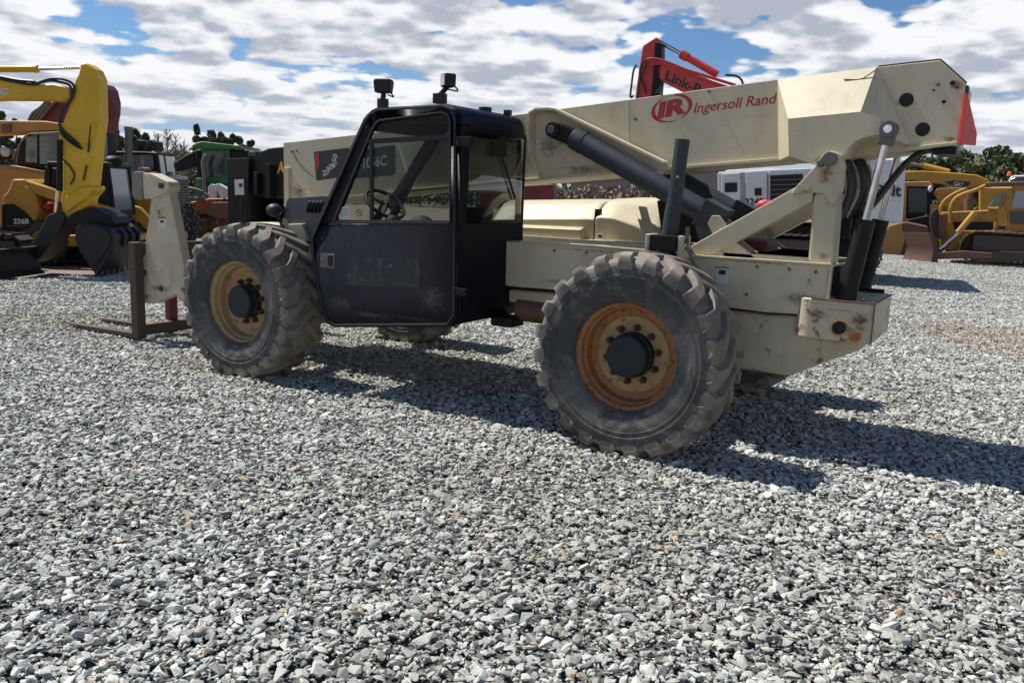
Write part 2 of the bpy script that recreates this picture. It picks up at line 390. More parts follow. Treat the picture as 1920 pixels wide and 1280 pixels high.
# --- boom
YB, YS = 1.10, .86
YBF = 2*YC-YB
P = lambda y, *pts: [tuple(vy(a, b, y)) for a, b in pts]
b = MB()
b.py(xz(YB, [(531, 268), (655, 254), (985, 213), (1457.7, 149), (1643, 126), (1763, 112.8), (1812, 157), (1795, 271), (1590, 297), (1459, 301.5), (980, 341), (773, 359.5), (534, 388)]), YB, YBF)
boom = build('boom', b, M['cream'], T, .006)
fl = MB()
A, B, R2, BL = P(YB-.002, (1457.7, 149), (1643, 126), (1708, 274), (1459.4, 301.5))
Sd = P(YS, (1477.4, 222.7), (1613.6, 209.6), (1651, 221), (1649.7, 252.2), (1622, 257), (1603.7, 264), (1592, 276), (1584, 291), (1572, 306), (1530, 310.5), (1479, 291.6))
bk = [(x, YB+.1, z) for x, y, z in Sd]
A2, B2, R22, BL2 = [(x, YB+.1, z) for x, y, z in (A, B, R2, BL)]
vs = Sd+bk+[A, B, R2, BL]; n = len(Sd)
IA, IB, IR, IL = 2*n, 2*n+1, 2*n+2, 2*n+3
fs = [tuple(range(n)), (IA, IB, 1, 0), (IA, 0, n-1, IL), (IB, IR, 2, 1), (IR, 3, 2)]
for i in range(3, n-1): fs.append((i, i+1, n+i+1, n+i))
fs += [(IR, n+3, 3), (IL, n-1, 2*n-1)]
fl.add(vs, fs)
pair('boom_pivot_housing', fl, M['cream'], boom, 0, angle=20)
g = MB()   # bottom and top flanges
for q0, q1 in (((1459, 299), (980, 338.5)), ((980, 338.5), (773, 357)), ((773, 357), (534, 385)), ((1795, 269), (1700, 279))):
    a, c = vy(*q0, YB-.012), vy(*q1, YB-.012); g.bar(a, c, .03, .022)
pair('boom_edge_flange', g, M['cream'], boom, .004)
# side bracket for the lift cylinder
g = MB()
br = [(996.6, 213.4), (1010, 206), (1032, 205), (1046, 207), (1249, 305), (1256, 316), (1016, 338), (998, 288)]
g.py(xz(YB-.02, br), YB-.02, YB+.02)
q = P(YB-.07, (997, 288), (996.6, 213.4), (1010, 206), (1032, 205), (1046, 207), (1249, 306))
for i in range(len(q)-1): g.bar(q[i], q[i+1], .02, .10, up=(0, 1, 0))
g.bar(vy(997, 288, YB-.05), vy(1016, 337, YB-.03), .02, .06, up=(0, 1, 0))
pair('cylinder_bracket', g, M['cream'], boom, .003)
g = MB()   # openings in the rear head: flat discs coloured dark as the shade inside
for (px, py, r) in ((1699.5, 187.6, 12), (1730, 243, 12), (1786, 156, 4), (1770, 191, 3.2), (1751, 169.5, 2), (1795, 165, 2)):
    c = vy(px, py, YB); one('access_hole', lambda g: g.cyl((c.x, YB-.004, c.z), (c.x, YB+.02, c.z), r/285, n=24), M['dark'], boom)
g = MB()
for (px, py) in ((1759.5, 159), (1240, 176), (1330, 172), (1090, 236), (1105, 300), (548, 285), (557, 283), (562, 357), (1192, 224)):
    c = vy(px, py, YB); one('boom_bolt', lambda g: g.cyl((c.x, YB-.012, c.z), (c.x, YB+.01, c.z), .010, n=10), M['steel'], boom)
# lettering
T1 = lambda name, s, ll, lr, ul, mt, par, y=YB, **k: text(name, s, vy(*ll, y), vy(*lr, y), vy(*ul, y), mt, par, **k)
T1('maker_lettering', 'Ingersoll Rand', (1300, 218.5), (1454, 200.5), (1303, 193.5), M['red_decal'], boom, bold=.012, shear=.12)
T1('logo_lettering', 'IR', (1232, 224), (1287, 213), (1232, 193), M['red_decal'], boom, bold=.06, shear=.12)
g = MB()   # the oval swoosh round the letters
cc = (1259.5, 203.5)
for t0, t1, wmax, tm in ((96, 292, 7.0, 200), (-58, 88, 7.0, 22)):
    pts = []
    for k in range(25):
        t = t0+(t1-t0)*k/24; w = .6+wmax*max(0, math.cos(math.radians((t-tm)*.92)))**1.5
        for rr in (0, 1):
            ax, ay = 39.5-rr*w, 26.5-rr*w*.75
            x = ax*math.cos(math.radians(t)); y = ay*math.sin(math.radians(t)); th = math.radians(14)
            pts.append(vy(cc[0]+x*math.cos(th)+y*math.sin(th)*.4, cc[1]-(y*math.cos(th)+x*math.sin(th)*.75), YB-.002))
    g.add(pts, [(2*i, 2*i+1, 2*i+3, 2*i+2) for i in range(24)])
build('logo_oval', g, M['red_decal'], boom)
g = MB(); g.py(xz(YB-.003, [(588, 285), (654, 277), (654, 330), (593, 339)]), YB-.003, YB+.001)
build('angle_scale_plate', g, M['black_decal'], boom)
g = MB(); g.py(xz(YB-.006, [(589.5, 287), (598, 286), (599, 308), (595, 321), (591, 309)]), YB-.006, YB)
build('angle_pointer', g, M['red_decal'], boom)
for s, (px, py), a in (('20', (606, 331), 14), ('30', (616, 324), 35), ('40', (626, 318), 52), ('50', (630, 306), 72)):
    ex = Vector((math.cos(math.radians(a)), 0, math.sin(math.radians(a)))); ez = Vector((-ex.z, 0, ex.x)); o_ = vy(px, py, YB-.004)
    text('angle_number', s, o_, o_+ex*.075, o_+ez*.055, M['white_decal'], boom, bold=.02)
g = MB(); g.py(xz(YB-.003, [(664, 283), (738, 272), (741, 276), (741, 325), (737, 329), (664, 335)]), YB-.003, YB+.001)
build('number_plate', g, M['black_decal'], boom)
T1('number_lettering', 'VR-1056C', (652, 320), (725, 311), (652, 300), M['white_decal'], boom, y=YB-.004, bold=.03)
# slow vehicle triangle on the tail
g = MB()
s0, s1, s2, s3, s4 = vy(1812, 174, 1.08), vy(1815, 178, 1.12), vy(1832, 250, 1.34), vy(1830, 273, 1.34), vy(1801, 271, 1.08)
g.prism([s0, s1, s2, s3, s4], (-.016, .004, 0))
build('slow_vehicle_sign', g, M['red_sign'], boom, .003)
g = MB(); q0 = vy(1813, 160, YB); q1 = vy(1797, 271, YB)
g.bar(q0+Vector((.004, .05, 0)), q1+Vector((.004, .05, 0)), .09, .012)
build('tail_edge_strip', g, M['brown_steel'], boom, .004)
g = MB(); a = vy(1646, 126, YB+.004); c = vy(1763, 113, YB+.004); d = vy(1812, 157, YB+.004)
for u, w in ((a, c), (c, d)): g.bar(u+Vector((0, .01, .004)), w+Vector((0, .01, .004)), .02, .012)
build('tail_rust_edge', g, M['brown_steel'], boom, .003)

for q0, q1 in (((1458.5, 150), (1460, 301)), ((1178, 190), (1180, 322))):
    a, c = vy(*q0, YB-.003), vy(*q1, YB-.003); g = MB(); g.bar(a, c, .012 if q0[0] > 1400 else .005, .008, up=(0, 1, 0)); build('weld_seam', g, M['cream_worn'], boom, .002)
g = MB(); g.tube([vy(*q, YB-.06) for q in ((1582, 149), (1612, 149), (1628, 141), (1642, 131))], .004, 5); build('rust_streak', g, M['rust_brown'], boom)
g = MB(); g.tube([vy(*q, YB-.006) for q in ((549, 283), (556, 300), (570, 318), (588, 332))], .003, 5); build('loose_wire', g, M['hose'], boom)
g = MB(); g.box(vy(533, 316, YB-.02).x, vy(542, 316, YB-.02).x, YB-.03, YB+.01, vy(537, 386, YB-.02).z, vy(537, 314, YB-.02).z); build('boom_end_lip', g, M['cream'], boom, .006)
# --- inner boom, head and carriage
g = MB()
g.py(xz(YB+.03, [(545, 274), (545, 380), (528, 367), (502, 372), (476, 366), (474, 291), (504, 278.5), (532, 275.5)]), YB+.03, YBF-.03)
g.box(*[vy(479, 323, YB).x, vy(486, 323, YB).x], YB-.03, YB+.04, vy(482, 365, YB).z, vy(482, 323, YB).z)
g.box(*[vy(503, 308, YB).x, vy(511, 308, YB).x], YB-.04, YB+.04, vy(507, 372, YB).z, vy(507, 308, YB).z)
inner = build('inner_boom', g, M['black'], T, .006)
g = MB(); x0 = vy(428, 300, YB).x; x1 = vy(470, 300, YB).x
z1 = vy(450, 298, YB).z
g.py([(x0, z1), (x1, z1+.01), (x1-.06, z1-.75), (x1-.06, .62), (x0-.25, .42), (x0-.30, .62), (x0, .95)], YB-.02, YB+.03)
g.py([(x0, z1), (x1, z1+.01), (x1-.06, z1-.75), (x1-.06, .62), (x0-.25, .42), (x0-.30, .62), (x0, .95)], YBF-.03, YBF+.02)
g.box(x0, x0+.03, YB+.03, YBF-.03, .95, z1-.02); g.box(x0+.05, x1-.02, YB+.03, YBF-.03, z1-.03, z1-.01)
head = build('boom_head', g, M['black'], T, .006)
g = MB(); p0 = vy(452, 385, YB-.02); g.py([(p0.x+.028*math.cos(t)*1.0, p0.z+.075*math.sin(t)) for t in np.linspace(0, 2*math.pi, 20)[:-1]], YB-.024, YB)
build('head_slot', g, M['dark'], head)
def sheet(name, pts, y, mt, par, th=.003):
    g = MB(); g.py(xz(y, pts), y-th, y+.001); return build(name, g, mt, par)
sheet('warning_sticker', [(440, 337), (457, 336), (458, 365), (441, 366)], YB-.02, M['white_decal'], head)
sheet('sticker_print', [(447, 345), (455, 343), (454, 350), (449, 352)], YB-.024, M['black_decal'], head, .001)
T1('boom_letter', 'A', (519.5, 326), (533, 323), (521, 304), M['yellow_decal'], inner, y=YB+.03, bold=.05)

YP = .60
g = MB()
g.py(xz(YP, [(283, 371), (315.7, 354), (345, 501), (341, 538.5), (332, 550), (291, 568), (272, 569), (262, 561), (261, 550)]), YP, YP+.10)
link = build('fork_link_plate', g, M['cream_worn'], T, .012, 2)
g = MB(); a, c = vy(284, 371, YP), vy(262, 558, YP)
g.prism([(a.x+.01, YP-.002, a.z), (a.x-.035, YP+.075, a.z), (a.x+.01, YP+.075, a.z)], (c.x-a.x, 0, c.z-a.z)); build('plate_edge', g, M['cream_worn'], link, .002)
g = MB(); g.py(xz(YP-.02, [(266, 323.6), (282.5, 325), (313, 340), (318, 351), (313, 361), (285, 373), (269, 373)]), YP-.02, YP+.12)
build('link_lug', g, M['cream_worn'], link, .012)
g = MB(); c = vy(303.5, 348, YP-.02); g.cyl((c.x, YP-.045, c.z), (c.x, YP, c.z), .030); c = vy(303, 541, YP); g.cyl((c.x, YP-.02, c.z), (c.x, YP+.01, c.z), .026)
build('link_pin', g, M['brown_steel'], link, .004)
g = MB(); g.py(xz(YP-.03, [(250, 321.6), (266, 321.6), (267, 376), (252, 374), (247, 366), (247, 330)]), YP-.03, YP+.16)
build('bumper_pad', g, paint('worn_grey_pad', (.2, .19, .17), .8, .2, .6), link, .012)
g = MB(); g.py(xz(YP, [(256, 321.5), (258, 315), (266, 313), (271, 316), (271, 322)]), YP, YP+.08)
build('pad_bolt', g, M['rust_brown'], link, .008)
sheet('warning_sticker', [(296, 409), (311, 409), (312, 430), (297, 430)], YP, M['white_decal'], link)
sheet('sticker_band', [(296, 406.5), (311, 406.5), (311, 409.5), (296, 409.5)], YP-.002, M['red_decal'], link, .002)
sheet('sticker_print', [(300, 413), (307, 413), (307, 418), (301, 418)], YP-.003, M['black_decal'], link, .001)
XC = -5.56
pa = vx(254, 454, XC); pb = vx(254, 629, XC)
g = MB(); g.box(XC-.05, XC+.05, pa.y-.05, pa.y+.05, .035, pa.z)
ry = vx(327, 575, XC).y
yend = 2.15
g.box(XC-.03, XC+.03, pa.y+.05, yend, pa.z-.13, pa.z-.01); g.box(XC-.035, XC+.035, pa.y+.05, yend, .06, .17)
g.box(XC-.03, XC+.03, pa.y+.05, yend, pa.z-.34, pa.z-.27)
carriage = build('fork_carriage', g, M['brown_steel'], T, .006)
g = MB(); g.box(XC-.09, XC-.01, ry-.05, ry+.05, .17, pa.z-.1); build('carriage_post', g, M['maroon'], carriage, .006)
g = MB(); g.py([(XC-.05, pa.z-.12), (XC-.09, pa.z-.2), (XC-.09, pa.z-.4), (XC-.05, pa.z-.45)], pa.y-.03, pa.y+.02); build('fork_hook', g, M['brown_steel'], carriage, .005)
for yy, nm in ((pa.y+.01, 0), (ry, 1)):
    g = MB(); g.prism([(XC-.05, yy-.055, .035), (XC-.05, yy+.055, .035), (XC-1.30, yy+.04, .045), (XC-1.30, yy-.04, .045)], (0, 0, .012))
    g = MB(); a0 = [(XC-.03, yy-.055, .035), (XC-.03, yy+.055, .035), (XC-.03, yy+.055, .085), (XC-.03, yy-.055, .085)]
    a1 = [(XC-1.28, yy-.035, .045), (XC-1.28, yy+.035, .045), (XC-1.28, yy+.035, .058), (XC-1.28, yy-.035, .058)]
    g.add(a0+a1, [(0, 1, 2, 3), (7, 6, 5, 4), (0, 1, 5, 4), (1, 2, 6, 5), (2, 3, 7, 6), (3, 0, 4, 7)])
    build('fork', g, M['brown_steel'], carriage, .004)
g = MB(); g.cyl((-5.02, YP, .52), (-5.02, 2*YC-YP, .52), .06); g.bar((-5.02, 1.2, .52), (-4.6, 1.2, .60), .14, .16); g.bar((-5.02, 1.5, .52), (-4.6, 1.5, .60), .14, .16)
g.bar((-5.5, 1.35, .75), (-5.02, 1.35, .55), .5, .1)
g.py([(-5.6, 1.72), (-5.3, 1.62), (-4.96, .6), (-5.1, .42), (-5.5, .38)], 2*YC-YP-.1, 2*YC-YP)
build('carriage_arm', g, M['cream_worn'], T, .01)

# --- chassis
g = MB()
up = [(-4.25, 1.27)]+xz(.8, [(978, 454), (1110, 461.5), (1240, 473), (1303, 480.5), (1400, 486.5), (1558, 497), (1551, 567), (1495, 589), (1438, 586), (1200, 556), (978, 539)])+[(-4.25, .92)]
g.py(up, .8, 2*YC-.8)
frame = build('chassis', g, M['cream'], T, .012)
g = MB()
z_f = vy(978, 545, .86).z
lo = [(-4.2, z_f)]+xz(.86, [(978, 545), (1200, 560), (1438, 590), (1500, 592), (1618, 640), (1616, 655), (1545, 680), (1478, 706), (1388, 692), (1200, 640), (1010, 572)])+[(-4.2, .72)]
g.py(lo, .86, 2*YC-.86)
build('lower_frame', g, M['cream_worn'], frame, .035, 3)
g = MB()   # top rail lip
tp = P(.795, (978, 453), (1110, 460.5), (1240, 472), (1303, 479.5), (1400, 485.5), (1558, 496))
for i in range(len(tp)-1): g.bar(tp[i], tp[i+1], .035, .014)
g.bar(vy(1559, 497, .795), vy(1552, 566, .795), .016, .03, up=(0, 1, 0))
pair('frame_rail', g, M['cream'], frame, .003)
g = MB(); g.cyl((-1.3, .92, .74), (-.4, .92, .72), .10)
build('drive_shaft', g, M['rust_brown'], frame, .006)
g = MB(); g.box(-1.47, -1.27, .75, .95, .60, .68)
build('step_box', g, M['black'], frame, .015)
sheet('warning_sticker', [(1343, 502), (1367, 503), (1366, 532), (1342, 531)], .797, M['white_decal'], frame)
sheet('sticker_print', [(1348, 506), (1361, 506.5), (1360, 515), (1348, 515)], .794, M['black_decal'], frame, .001)
sheet('sticker_band', [(1343, 500), (1367, 501), (1367, 503.5), (1343, 502.5)], .796, M['grey_decal'], frame, .002)
for q in ((1040, 470), (1100, 474), (1165, 480), (1420, 500), (1480, 505), (1530, 510), (1505, 560), (1400, 552)):
    c = vy(*q, .80); one('frame_bolt', lambda g: g.cyl((c.x, .788, c.z), (c.x, .81, c.z), .011, n=6), M['steel'], frame, .002)
a, c = vy(1475, 600, .86), vy(1540, 672, .86); g = MB(); g.bar(Vector((c.x, .857, a.z-.02)), Vector((c.x, .857, c.z)), .012, .008, up=(0, 1, 0)); build('weld_seam', g, M['cream_worn'], frame, .002)
# axles
g = MB()
for ax in (0.0, -3.557):
    g.cyl((ax, .38, .645), (ax, 2*YC-.38, .645), .105); g.ball((ax, YC, .645), .24, .28, .24)
    g.box(ax-.13, ax+.13, .42, .58, .50, .80); g.box(ax-.13, ax+.13, 2*YC-.58, 2*YC-.42, .50, .80)
build('axle', g, M['black'], T, .01)
# bumper box
def plan(x0, x1, y0, y1, r, k=8):
    return [(x1, y0), (x1, y1), (x0, y1)]+[(x0+r-r*math.cos(t), y0+r-r*math.sin(t)) for t in np.linspace(0, math.pi/2, k)]
bx0, bx1, bz0, bz1 = vy(1487, 600, .76).x, vy(1640, 572, .76).x, vy(1637, 648, .76).z, vy(1640, 570, .76).z
g = MB(); pl = plan(bx0, bx1, .76, 1.50, .10)
g.prism([(x, y, bz0) for x, y in pl], (0, 0, bz1-bz0))
bmp = build('rear_bumper', g, M['cream_bump'], T, .012, 3)
g = MB(); e0 = [Vector((x, y, bz1+.001)) for x, y in pl]
for i in (0, 3): pass
for u, w in ((Vector((bx0+.1, .757, bz1)), Vector((bx1, .757, bz1))), (Vector((bx1+.002, .757, bz1)), Vector((bx1+.002, .757, bz0))), (Vector((bx1+.002, .757, bz1)), Vector((bx1+.002, 1.5, bz1)))):
    g = MB(); g.bar(u, w, .010, .010); build('rusty_edge', g, M['rust_brown'], bmp, .003)
g = MB(); g.bar(Vector((bx1-.05, 1.503, bz1+.012)), Vector((bx0+.15, 1.503, bz1+.012)), .012, .03); build('deck_lip', g, M['black'], bmp, .003)
g = MB(); c = vy(1573.7, 614.6, .76); g.lathe((c.x, .76, c.z), [(-.004, .044), (-.005, .0)], 28)
build('bumper_hole', g, M['dark'], bmp)
g = MB(); g.lathe((c.x, .758, c.z), [(0, .052), (-.007, .050), (-.007, .043), (.002, .042)], 28); c = vy(1603, 631, .76); g.cyl((c.x, .751, c.z), (c.x, .77, c.z), .037, n=24)
build('bumper_plug', g, M['rim_rear'], bmp, .002)
g = MB(); g.box(.95, 1.15, .9, 1.8, .98, 1.02)
build('rear_crossmember', g, M['steel'], T, .01)
# rear pillars
g = MB()
g.py(xz(.83, [(1484, 364), (1493.6, 349.7), (1528, 313), (1540, 294), (1548, 287), (1558.7, 284), (1570, 286), (1579, 291), (1586, 311), (1581, 354), (1558.7, 390), (1544, 363), (1520, 361)]), .815, .86)
pair('pivot_plate', g, M['cream_worn'], T, .008)
g = MB()
g.py(xz(.83, [(1524, 366), (1574, 340), (1562, 498), (1513, 491)]), .84, 1.0)
pair('rear_pillar', g, M['cream'], T, .02, 3)
g = MB()
g.py(xz(.83, [(1292.5, 462.7), (1489, 352), (1524, 352), (1522, 378), (1336, 477), (1303, 479)]), .84, .95)
pair('diagonal_brace', g, M['cream'], T, .008)
g = MB(); c = vy(1556, 298, .8); g.cyl((c.x, .775, c.z), (c.x, 2*YC-.775, c.z), .043, n=24); g.cyl((c.x-.055, .79, c.z-.03), (c.x-.055, .83, c.z-.03), .022)
build('pivot_pin', g, M['steel'], T, .004)
g = MB()
for yy in (.86, 1.02): g.py(xz(.9, [(1362, 484), (1330, 420), (1338, 404), (1352, 404), (1362, 420), (1385, 455), (1425, 486)]), yy, yy+.03)
g.box(.15, .9, .86, 1.8, 1.26, 1.30)
pair('cylinder_mount', g, M['cream_worn'], T, .006)
g = MB(); g.box(*sorted((vy(1395, 465, 1.3).x, vy(1447, 465, 1.3).x)), 1.15, 1.5, 1.22, vy(1420, 449, 1.3).z); build('battery_box', g, M['maroon'], T, .01)
# lift cylinders
def cylinder(y, nm):
    a, b_, e = vy(1066, 257, .9), vy(1316, 400, .9), vy(1032, 243, .9)
    a, b_, e = (Vector((v.x, y, v.z)) for v in (a, b_, e)); d = (b_-a).normalized()
    g = MB(); g.cyl(a, b_, .080, n=36); g.cyl(a, a+d*.10, .085, n=36)
    g.bar(b_-d*.03, b_+d*.15, .17, .20)
    o = build(nm, g, M['blue_black'], T, .006)
    g = MB(); g.cyl(e, a, .038, n=20); g.cyl(e+Vector((0, -.07, 0)), e+Vector((0, .07, 0)), .058, n=24); g.bar(e, a+d*.02, .10, .12); build('cylinder_eye', g, M['black'], o, .005)
    g = MB(); g.cyl(e+Vector((0, -.09, 0)), e+Vector((0, .16, 0)), .030, n=20); q = b_+d*.16; g.cyl(q+Vector((0, -.09, -.02)), q+Vector((0, .12, -.02)), .045, n=20); build('cylinder_pin', g, M['steel'], o, .004)
cylinder(.99, 'lift_cylinder'); cylinder(2*YC-.99, 'lift_cylinder')
# stabiliser cylinder standing above the rear wheel
YT = .70
t0, t1, t2 = vy(1280, 261, YT), vy(1264, 385, YT), vy(1255, 442, YT)
g = MB(); g.cyl(t0, t1, .049, n=28); g.cyl(t0+(t1-t0)*.02, t0, .05, .046, n=28); g.cyl(t1, t2, .056, n=28)
g.cyl(vy(1250, 468, YT), vy(1250, 486, YT), .06)
stab = build('stabiliser_cylinder', g, M['blue_black'], T, .003)
q0, q1 = vy(1219, 455, YT-.08), vy(1269, 455, YT-.08)
g = MB(); g.box(q0.x, q1.x, YT-.10, YT+.10, vy(1240, 470, YT-.1).z, vy(1240, 441, YT-.1).z); build('cylinder_block', g, M['black'], stab, .006)
for x in (q0.x-.022, q1.x+.022): one('block_cheek', lambda g: g.box(x-.018, x+.018, YT-.08, YT+.08, 1.24, 1.40), M['cream_worn'], stab, .008)
one('lock_pin', lambda g: g.box(q1.x+.03, q1.x+.05, YT-.02, YT+.02, 1.3, 1.46), M['steel'], stab, .004)
g = MB(); g.cyl((q0.x-.05, YT-.02, 1.355), (q1.x+.06, YT-.02, 1.355), .022); g.ball(tuple(vy(1271, 333, YT-.055)), .012, .012, .012); build('block_pin', g, M['steel'], stab, .003)
g = MB(); pts = [vy(*q, YT-.12) for q in ((1287, 462), (1293, 474), (1298, 488), (1304, 500), (1313, 509))]
for i in range(len(pts)*3-3):
    k, f = divmod(i, 3); p_ = pts[k].lerp(pts[k+1], f/3); g.ball(tuple(p_), .012, .012, .016, 8, 5)
build('safety_chain', g, M['steel'], stab)
# rear compensation rods and barrels
def slave(y, nm, q):
    e, r0, r1, b1 = (vy(*p_, y) for p_ in q)
    g = MB(); g.cyl(r1+Vector((0.004, 0, .01)), b1, .058, n=28); o = build(nm, g, M['black'], T, .004)
    g = MB(); g.cyl(r0, r1, .024, n=20); build('chrome_rod', g, M['chrome'], o)
    g = MB(); g.cyl(e+Vector((0, -.05, 0)), e+Vector((0, .05, 0)), .052, n=28); g.bar(e, r0+(r0-e)*.1, .085, .09); build('rod_eye', g, M['steel'], o, .006)
    g = MB(); g.cyl(e+Vector((0, -.06, 0)), e+Vector((0, .2, 0)), .026, n=20); build('rod_pin', g, M['chrome'], o, .003)
slave(.85, 'slave_cylinder', ((1667, 243), (1660, 270), (1622, 415), (1585, 567))); slave(1.80, 'slave_cylinder', ((1690, 268), (1684, 288), (1650, 415), (1614, 552)))
# hoses and valve block at the tail
g = MB(); 
for k, (dx, dy) in enumerate(((0, 0), (3, .05), (-2, .1))):
    g.tube([vy(px+dx, py-dx*.8, 1.2+dy) for px, py in ((1760, 281), (1735, 283), (1702, 303), (1672, 338), (1640, 380), (1612, 410), (1590, 440))], .02, 8)
build('tail_hose', g, M['hose'], T)
g = MB()
for k in range(3):
    g.tube([vy(px+k*4, py, 1.0+.06*k) for px, py in ((1583, 300), (1592, 330), (1592, 360), (1583, 385), (1570, 412))], .018, 8)
    g.tube([vy(px+k*5, py, 1.25+.06*k) for px, py in ((1606, 300), (1617, 330), (1617, 362), (1603, 395), (1585, 428), (1578, 450))], .02, 8)
build('pivot_hose', g, M['hose'], T)
g = MB(); g.box(*sorted((vy(1750, 280, 1.15).x, vy(1794, 280, 1.15).x)), 1.12, 1.5, vy(1770, 290, 1.15).z, vy(1770, 272, 1.15).z-.02); build('hose_clamp_plate', g, M['black'], boom, .006)
g = MB(); x0, x1 = vy(1572, 440, 1.3).x, vy(1612, 440, 1.3).x; g.box(x0, x1, 1.15, 1.6, 1.3, 1.5); g.box(x0+.03, x1-.03, 1.1, 1.3, 1.42, 1.56)
for k in range(4): g.cyl((x0+.03, 1.12+.1*k, 1.40), (x0-.06, 1.12+.1*k, 1.40), .02)
build('valve_block', g, M['dark'], T, .008)
g = MB(); g.box(.98, 1.09, .9, 1.2, 1.06, 1.25); build('rear_light_bracket', g, M['dark'], T, .01)
g = MB(); g.box(1.09, 1.105, .92, 1.0, 1.12, 1.17); build('tail_light', g, M['orange_red'], T, .006)

# --- engine hood on the far side
YH = 1.74
def loft(mb, secs):
    n = len(secs[0]); b0 = len(mb.v)
    vs = [v for q in secs for v in q]; fs = [tuple(range(n)), tuple(len(vs)-1-i for i in range(n))]
    for k in range(len(secs)-1):
        for i in range(n): j = (i+1) % n; fs.append((k*n+i, k*n+j, (k+1)*n+j, (k+1)*n+i))
    return mb.add(vs, fs)
def hsec(px, pt, pc, pb, back=2.42):
    """cross-section of the cover: near side up to the shoulder pc, rounded over to the top pt"""
    x = vy(px, pc, YH).x; zb = vy(px, pb, YH).z; zc = vy(px, pc, YH).z; zt = vy(px, pt, YH).z
    return [(x, YH, zb), (x, YH, zc), (x, YH+.02, zc+(zt-zc)*.12), (x, YH+.13, zc+(zt-zc)*.68), (x, YH+.18, zc+(zt-zc)*.88), (x, YH+.26, zt), (x, back-.1, zt+.01), (x, back, zt-.05), (x, back, zb)]
g = MB(); loft(g, [hsec(925, 376, 412, 452), hsec(1070, 374, 411, 459), hsec(1104, 375, 411, 461), hsec(1113, 378, 412, 462)])
hood = build('engine_hood', g, M['cream'], T, .008, 2, angle=50)
g = MB(); loft(g, [hsec(1116, 379, 410, 466), hsec(1124, 372.5, 408, 466), hsec(1150, 371, 410, 467), hsec(1190, 371.5, 424, 469), hsec(1220, 374, 438, 471), hsec(1236, 386, 448, 472), hsec(1244, 404, 456, 473)])
build('rear_hood', g, M['cream'], hood, .008, 2, angle=50)
g = MB(); g.box(vy(1111, 440, YH).x, vy(1118, 440, YH).x, YH+.02, 2.38, vy(1114, 464, YH).z, vy(1114, 392, YH).z); build('hood_seam', g, M['dark'], hood)
g = MB(); g.prism(P(YH, (930, 419), (1098, 427), (1106, 448), (930, 441)), (0, .1, 0)); g.v[0:4] = [(x, y-.0, z) for x, y, z in g.v[0:4]]
g = MB(); q = P(YH, (930, 419), (1095, 426)); w = P(YH-.07, (930, 424), (1088, 431), (1088, 451), (930, 444)); q2 = P(YH, (1100, 450), (930, 443))
g.add(q+w+q2, [(0, 1, 3, 2), (2, 3, 4, 5), (1, 6, 4, 3), (5, 4, 6, 7)]); build('hood_ledge', g, M['cream'], hood, .004)
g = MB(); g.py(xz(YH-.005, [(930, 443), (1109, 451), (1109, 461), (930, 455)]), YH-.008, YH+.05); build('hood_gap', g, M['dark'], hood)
sheet('warning_sticker', [(1119, 437), (1132, 438), (1132, 457), (1119, 456)], YH-.001, M['white_decal'], hood)
sheet('sticker_print', [(1121, 441), (1129, 441), (1129, 446), (1122, 446)], YH-.004, M['black_decal'], hood, .001)
g = MB(); g.prism(P(YH, (1231, 376), (1290, 372), (1311, 455), (1242, 455)), (0, .6, 0)); build('radiator_screen', g, M['dark'], T, .01)
g = MB(); g.box(-4.0, .3, .85, 1.85, 1.10, 1.262); build('engine_deck', g, M['dark'], T)

# --- front fender parts
sheet('front_guard', [(539.7, 380), (544, 372), (612, 368), (640, 372), (640, 455), (570, 456), (538, 408)], .80, paint('grey_guard_paint', (.10, .105, .115), .5, 0, .3), T, .02)
g = MB()
for px in (577, 584, 591, 598): g.tube([vy(px, 397, .77), vy(px+1, 386, .72), vy(px+5, 381, .70)], .016, 6); g.ball(tuple(vy(px+5, 381, .70)), .02, .02, .02, 8, 5)
build('hydraulic_coupling', g, M['dark'], T)
g = MB(); c = vy(514, 394, .72); g.ball(c, .075, .07, .06, 18, 10); g.tube([c+Vector((.03, 0, -.04)), vy(524, 412, .74), vy(532, 430, .76)], .014, 6); build('head_lamp', g, M['blue_black'], T)
g = MB(); g.py(xz(.74, [(536, 420), (566, 419), (578, 452), (556, 452)]), .74, .9); g.py(xz(.78, [(528, 410), (538, 408), (546, 440), (534, 438)]), .78, .82); build('fender_bracket', g, M['cream_worn'], T, .01)

# --- cab
YD = .14
g = MB()
lowp = xz(YD, [(584, 445), (592, 428), (859, 420), (857, 592), (842, 612), (626, 612), (613, 603), (600, 566), (586, 478)])
g.py(lowp, YD+.035, 1.06)
roofp = xz(YD, [(672, 243), (689, 213), (705.6, 202), (832, 194), (853, 203), (861, 224), (859, 240), (846, 226), (712, 226), (690, 245)])
xr = vy(859, 420, YD).x; zt = vy(859, 240, YD).z; zs = vy(859, 420, YD).z
g.box(xr-.09, xr, YD+.02, YD+.13, zs-.02, zt+.02)      # near rear post
g.box(xr-.06, xr, 1.0, 1.06, zs-.02, zt+.02)           # far rear post
g.box(xr-.05, xr, YD+.1, 1.03, zs-.03, zs+.02); g.box(xr-.05, xr, YD+.1, 1.03, zt-.05, zt+.04)
for yy in (YD+.04, 1.0):
    a, c = vy(590, 432, YD), vy(680, 238, YD); g.bar((a.x, yy+.03, a.z), (c.x, yy+.03, c.z), .06, .07, up=(0, 1, 0))
cab = build('cab', g, M['navy'], T, .018, 3)
g = MB(); g.py(roofp, YD+.02, 1.06); build('roof', g, M['navy'], cab, .05, 4)
g = MB(); g.bar(vy(826, 240, 1.0), vy(733, 392, 1.0), .10, .06, up=(0, 1, 0)); build('far_pillar', g, M['cab_trim'], cab, .01)
g = MB()
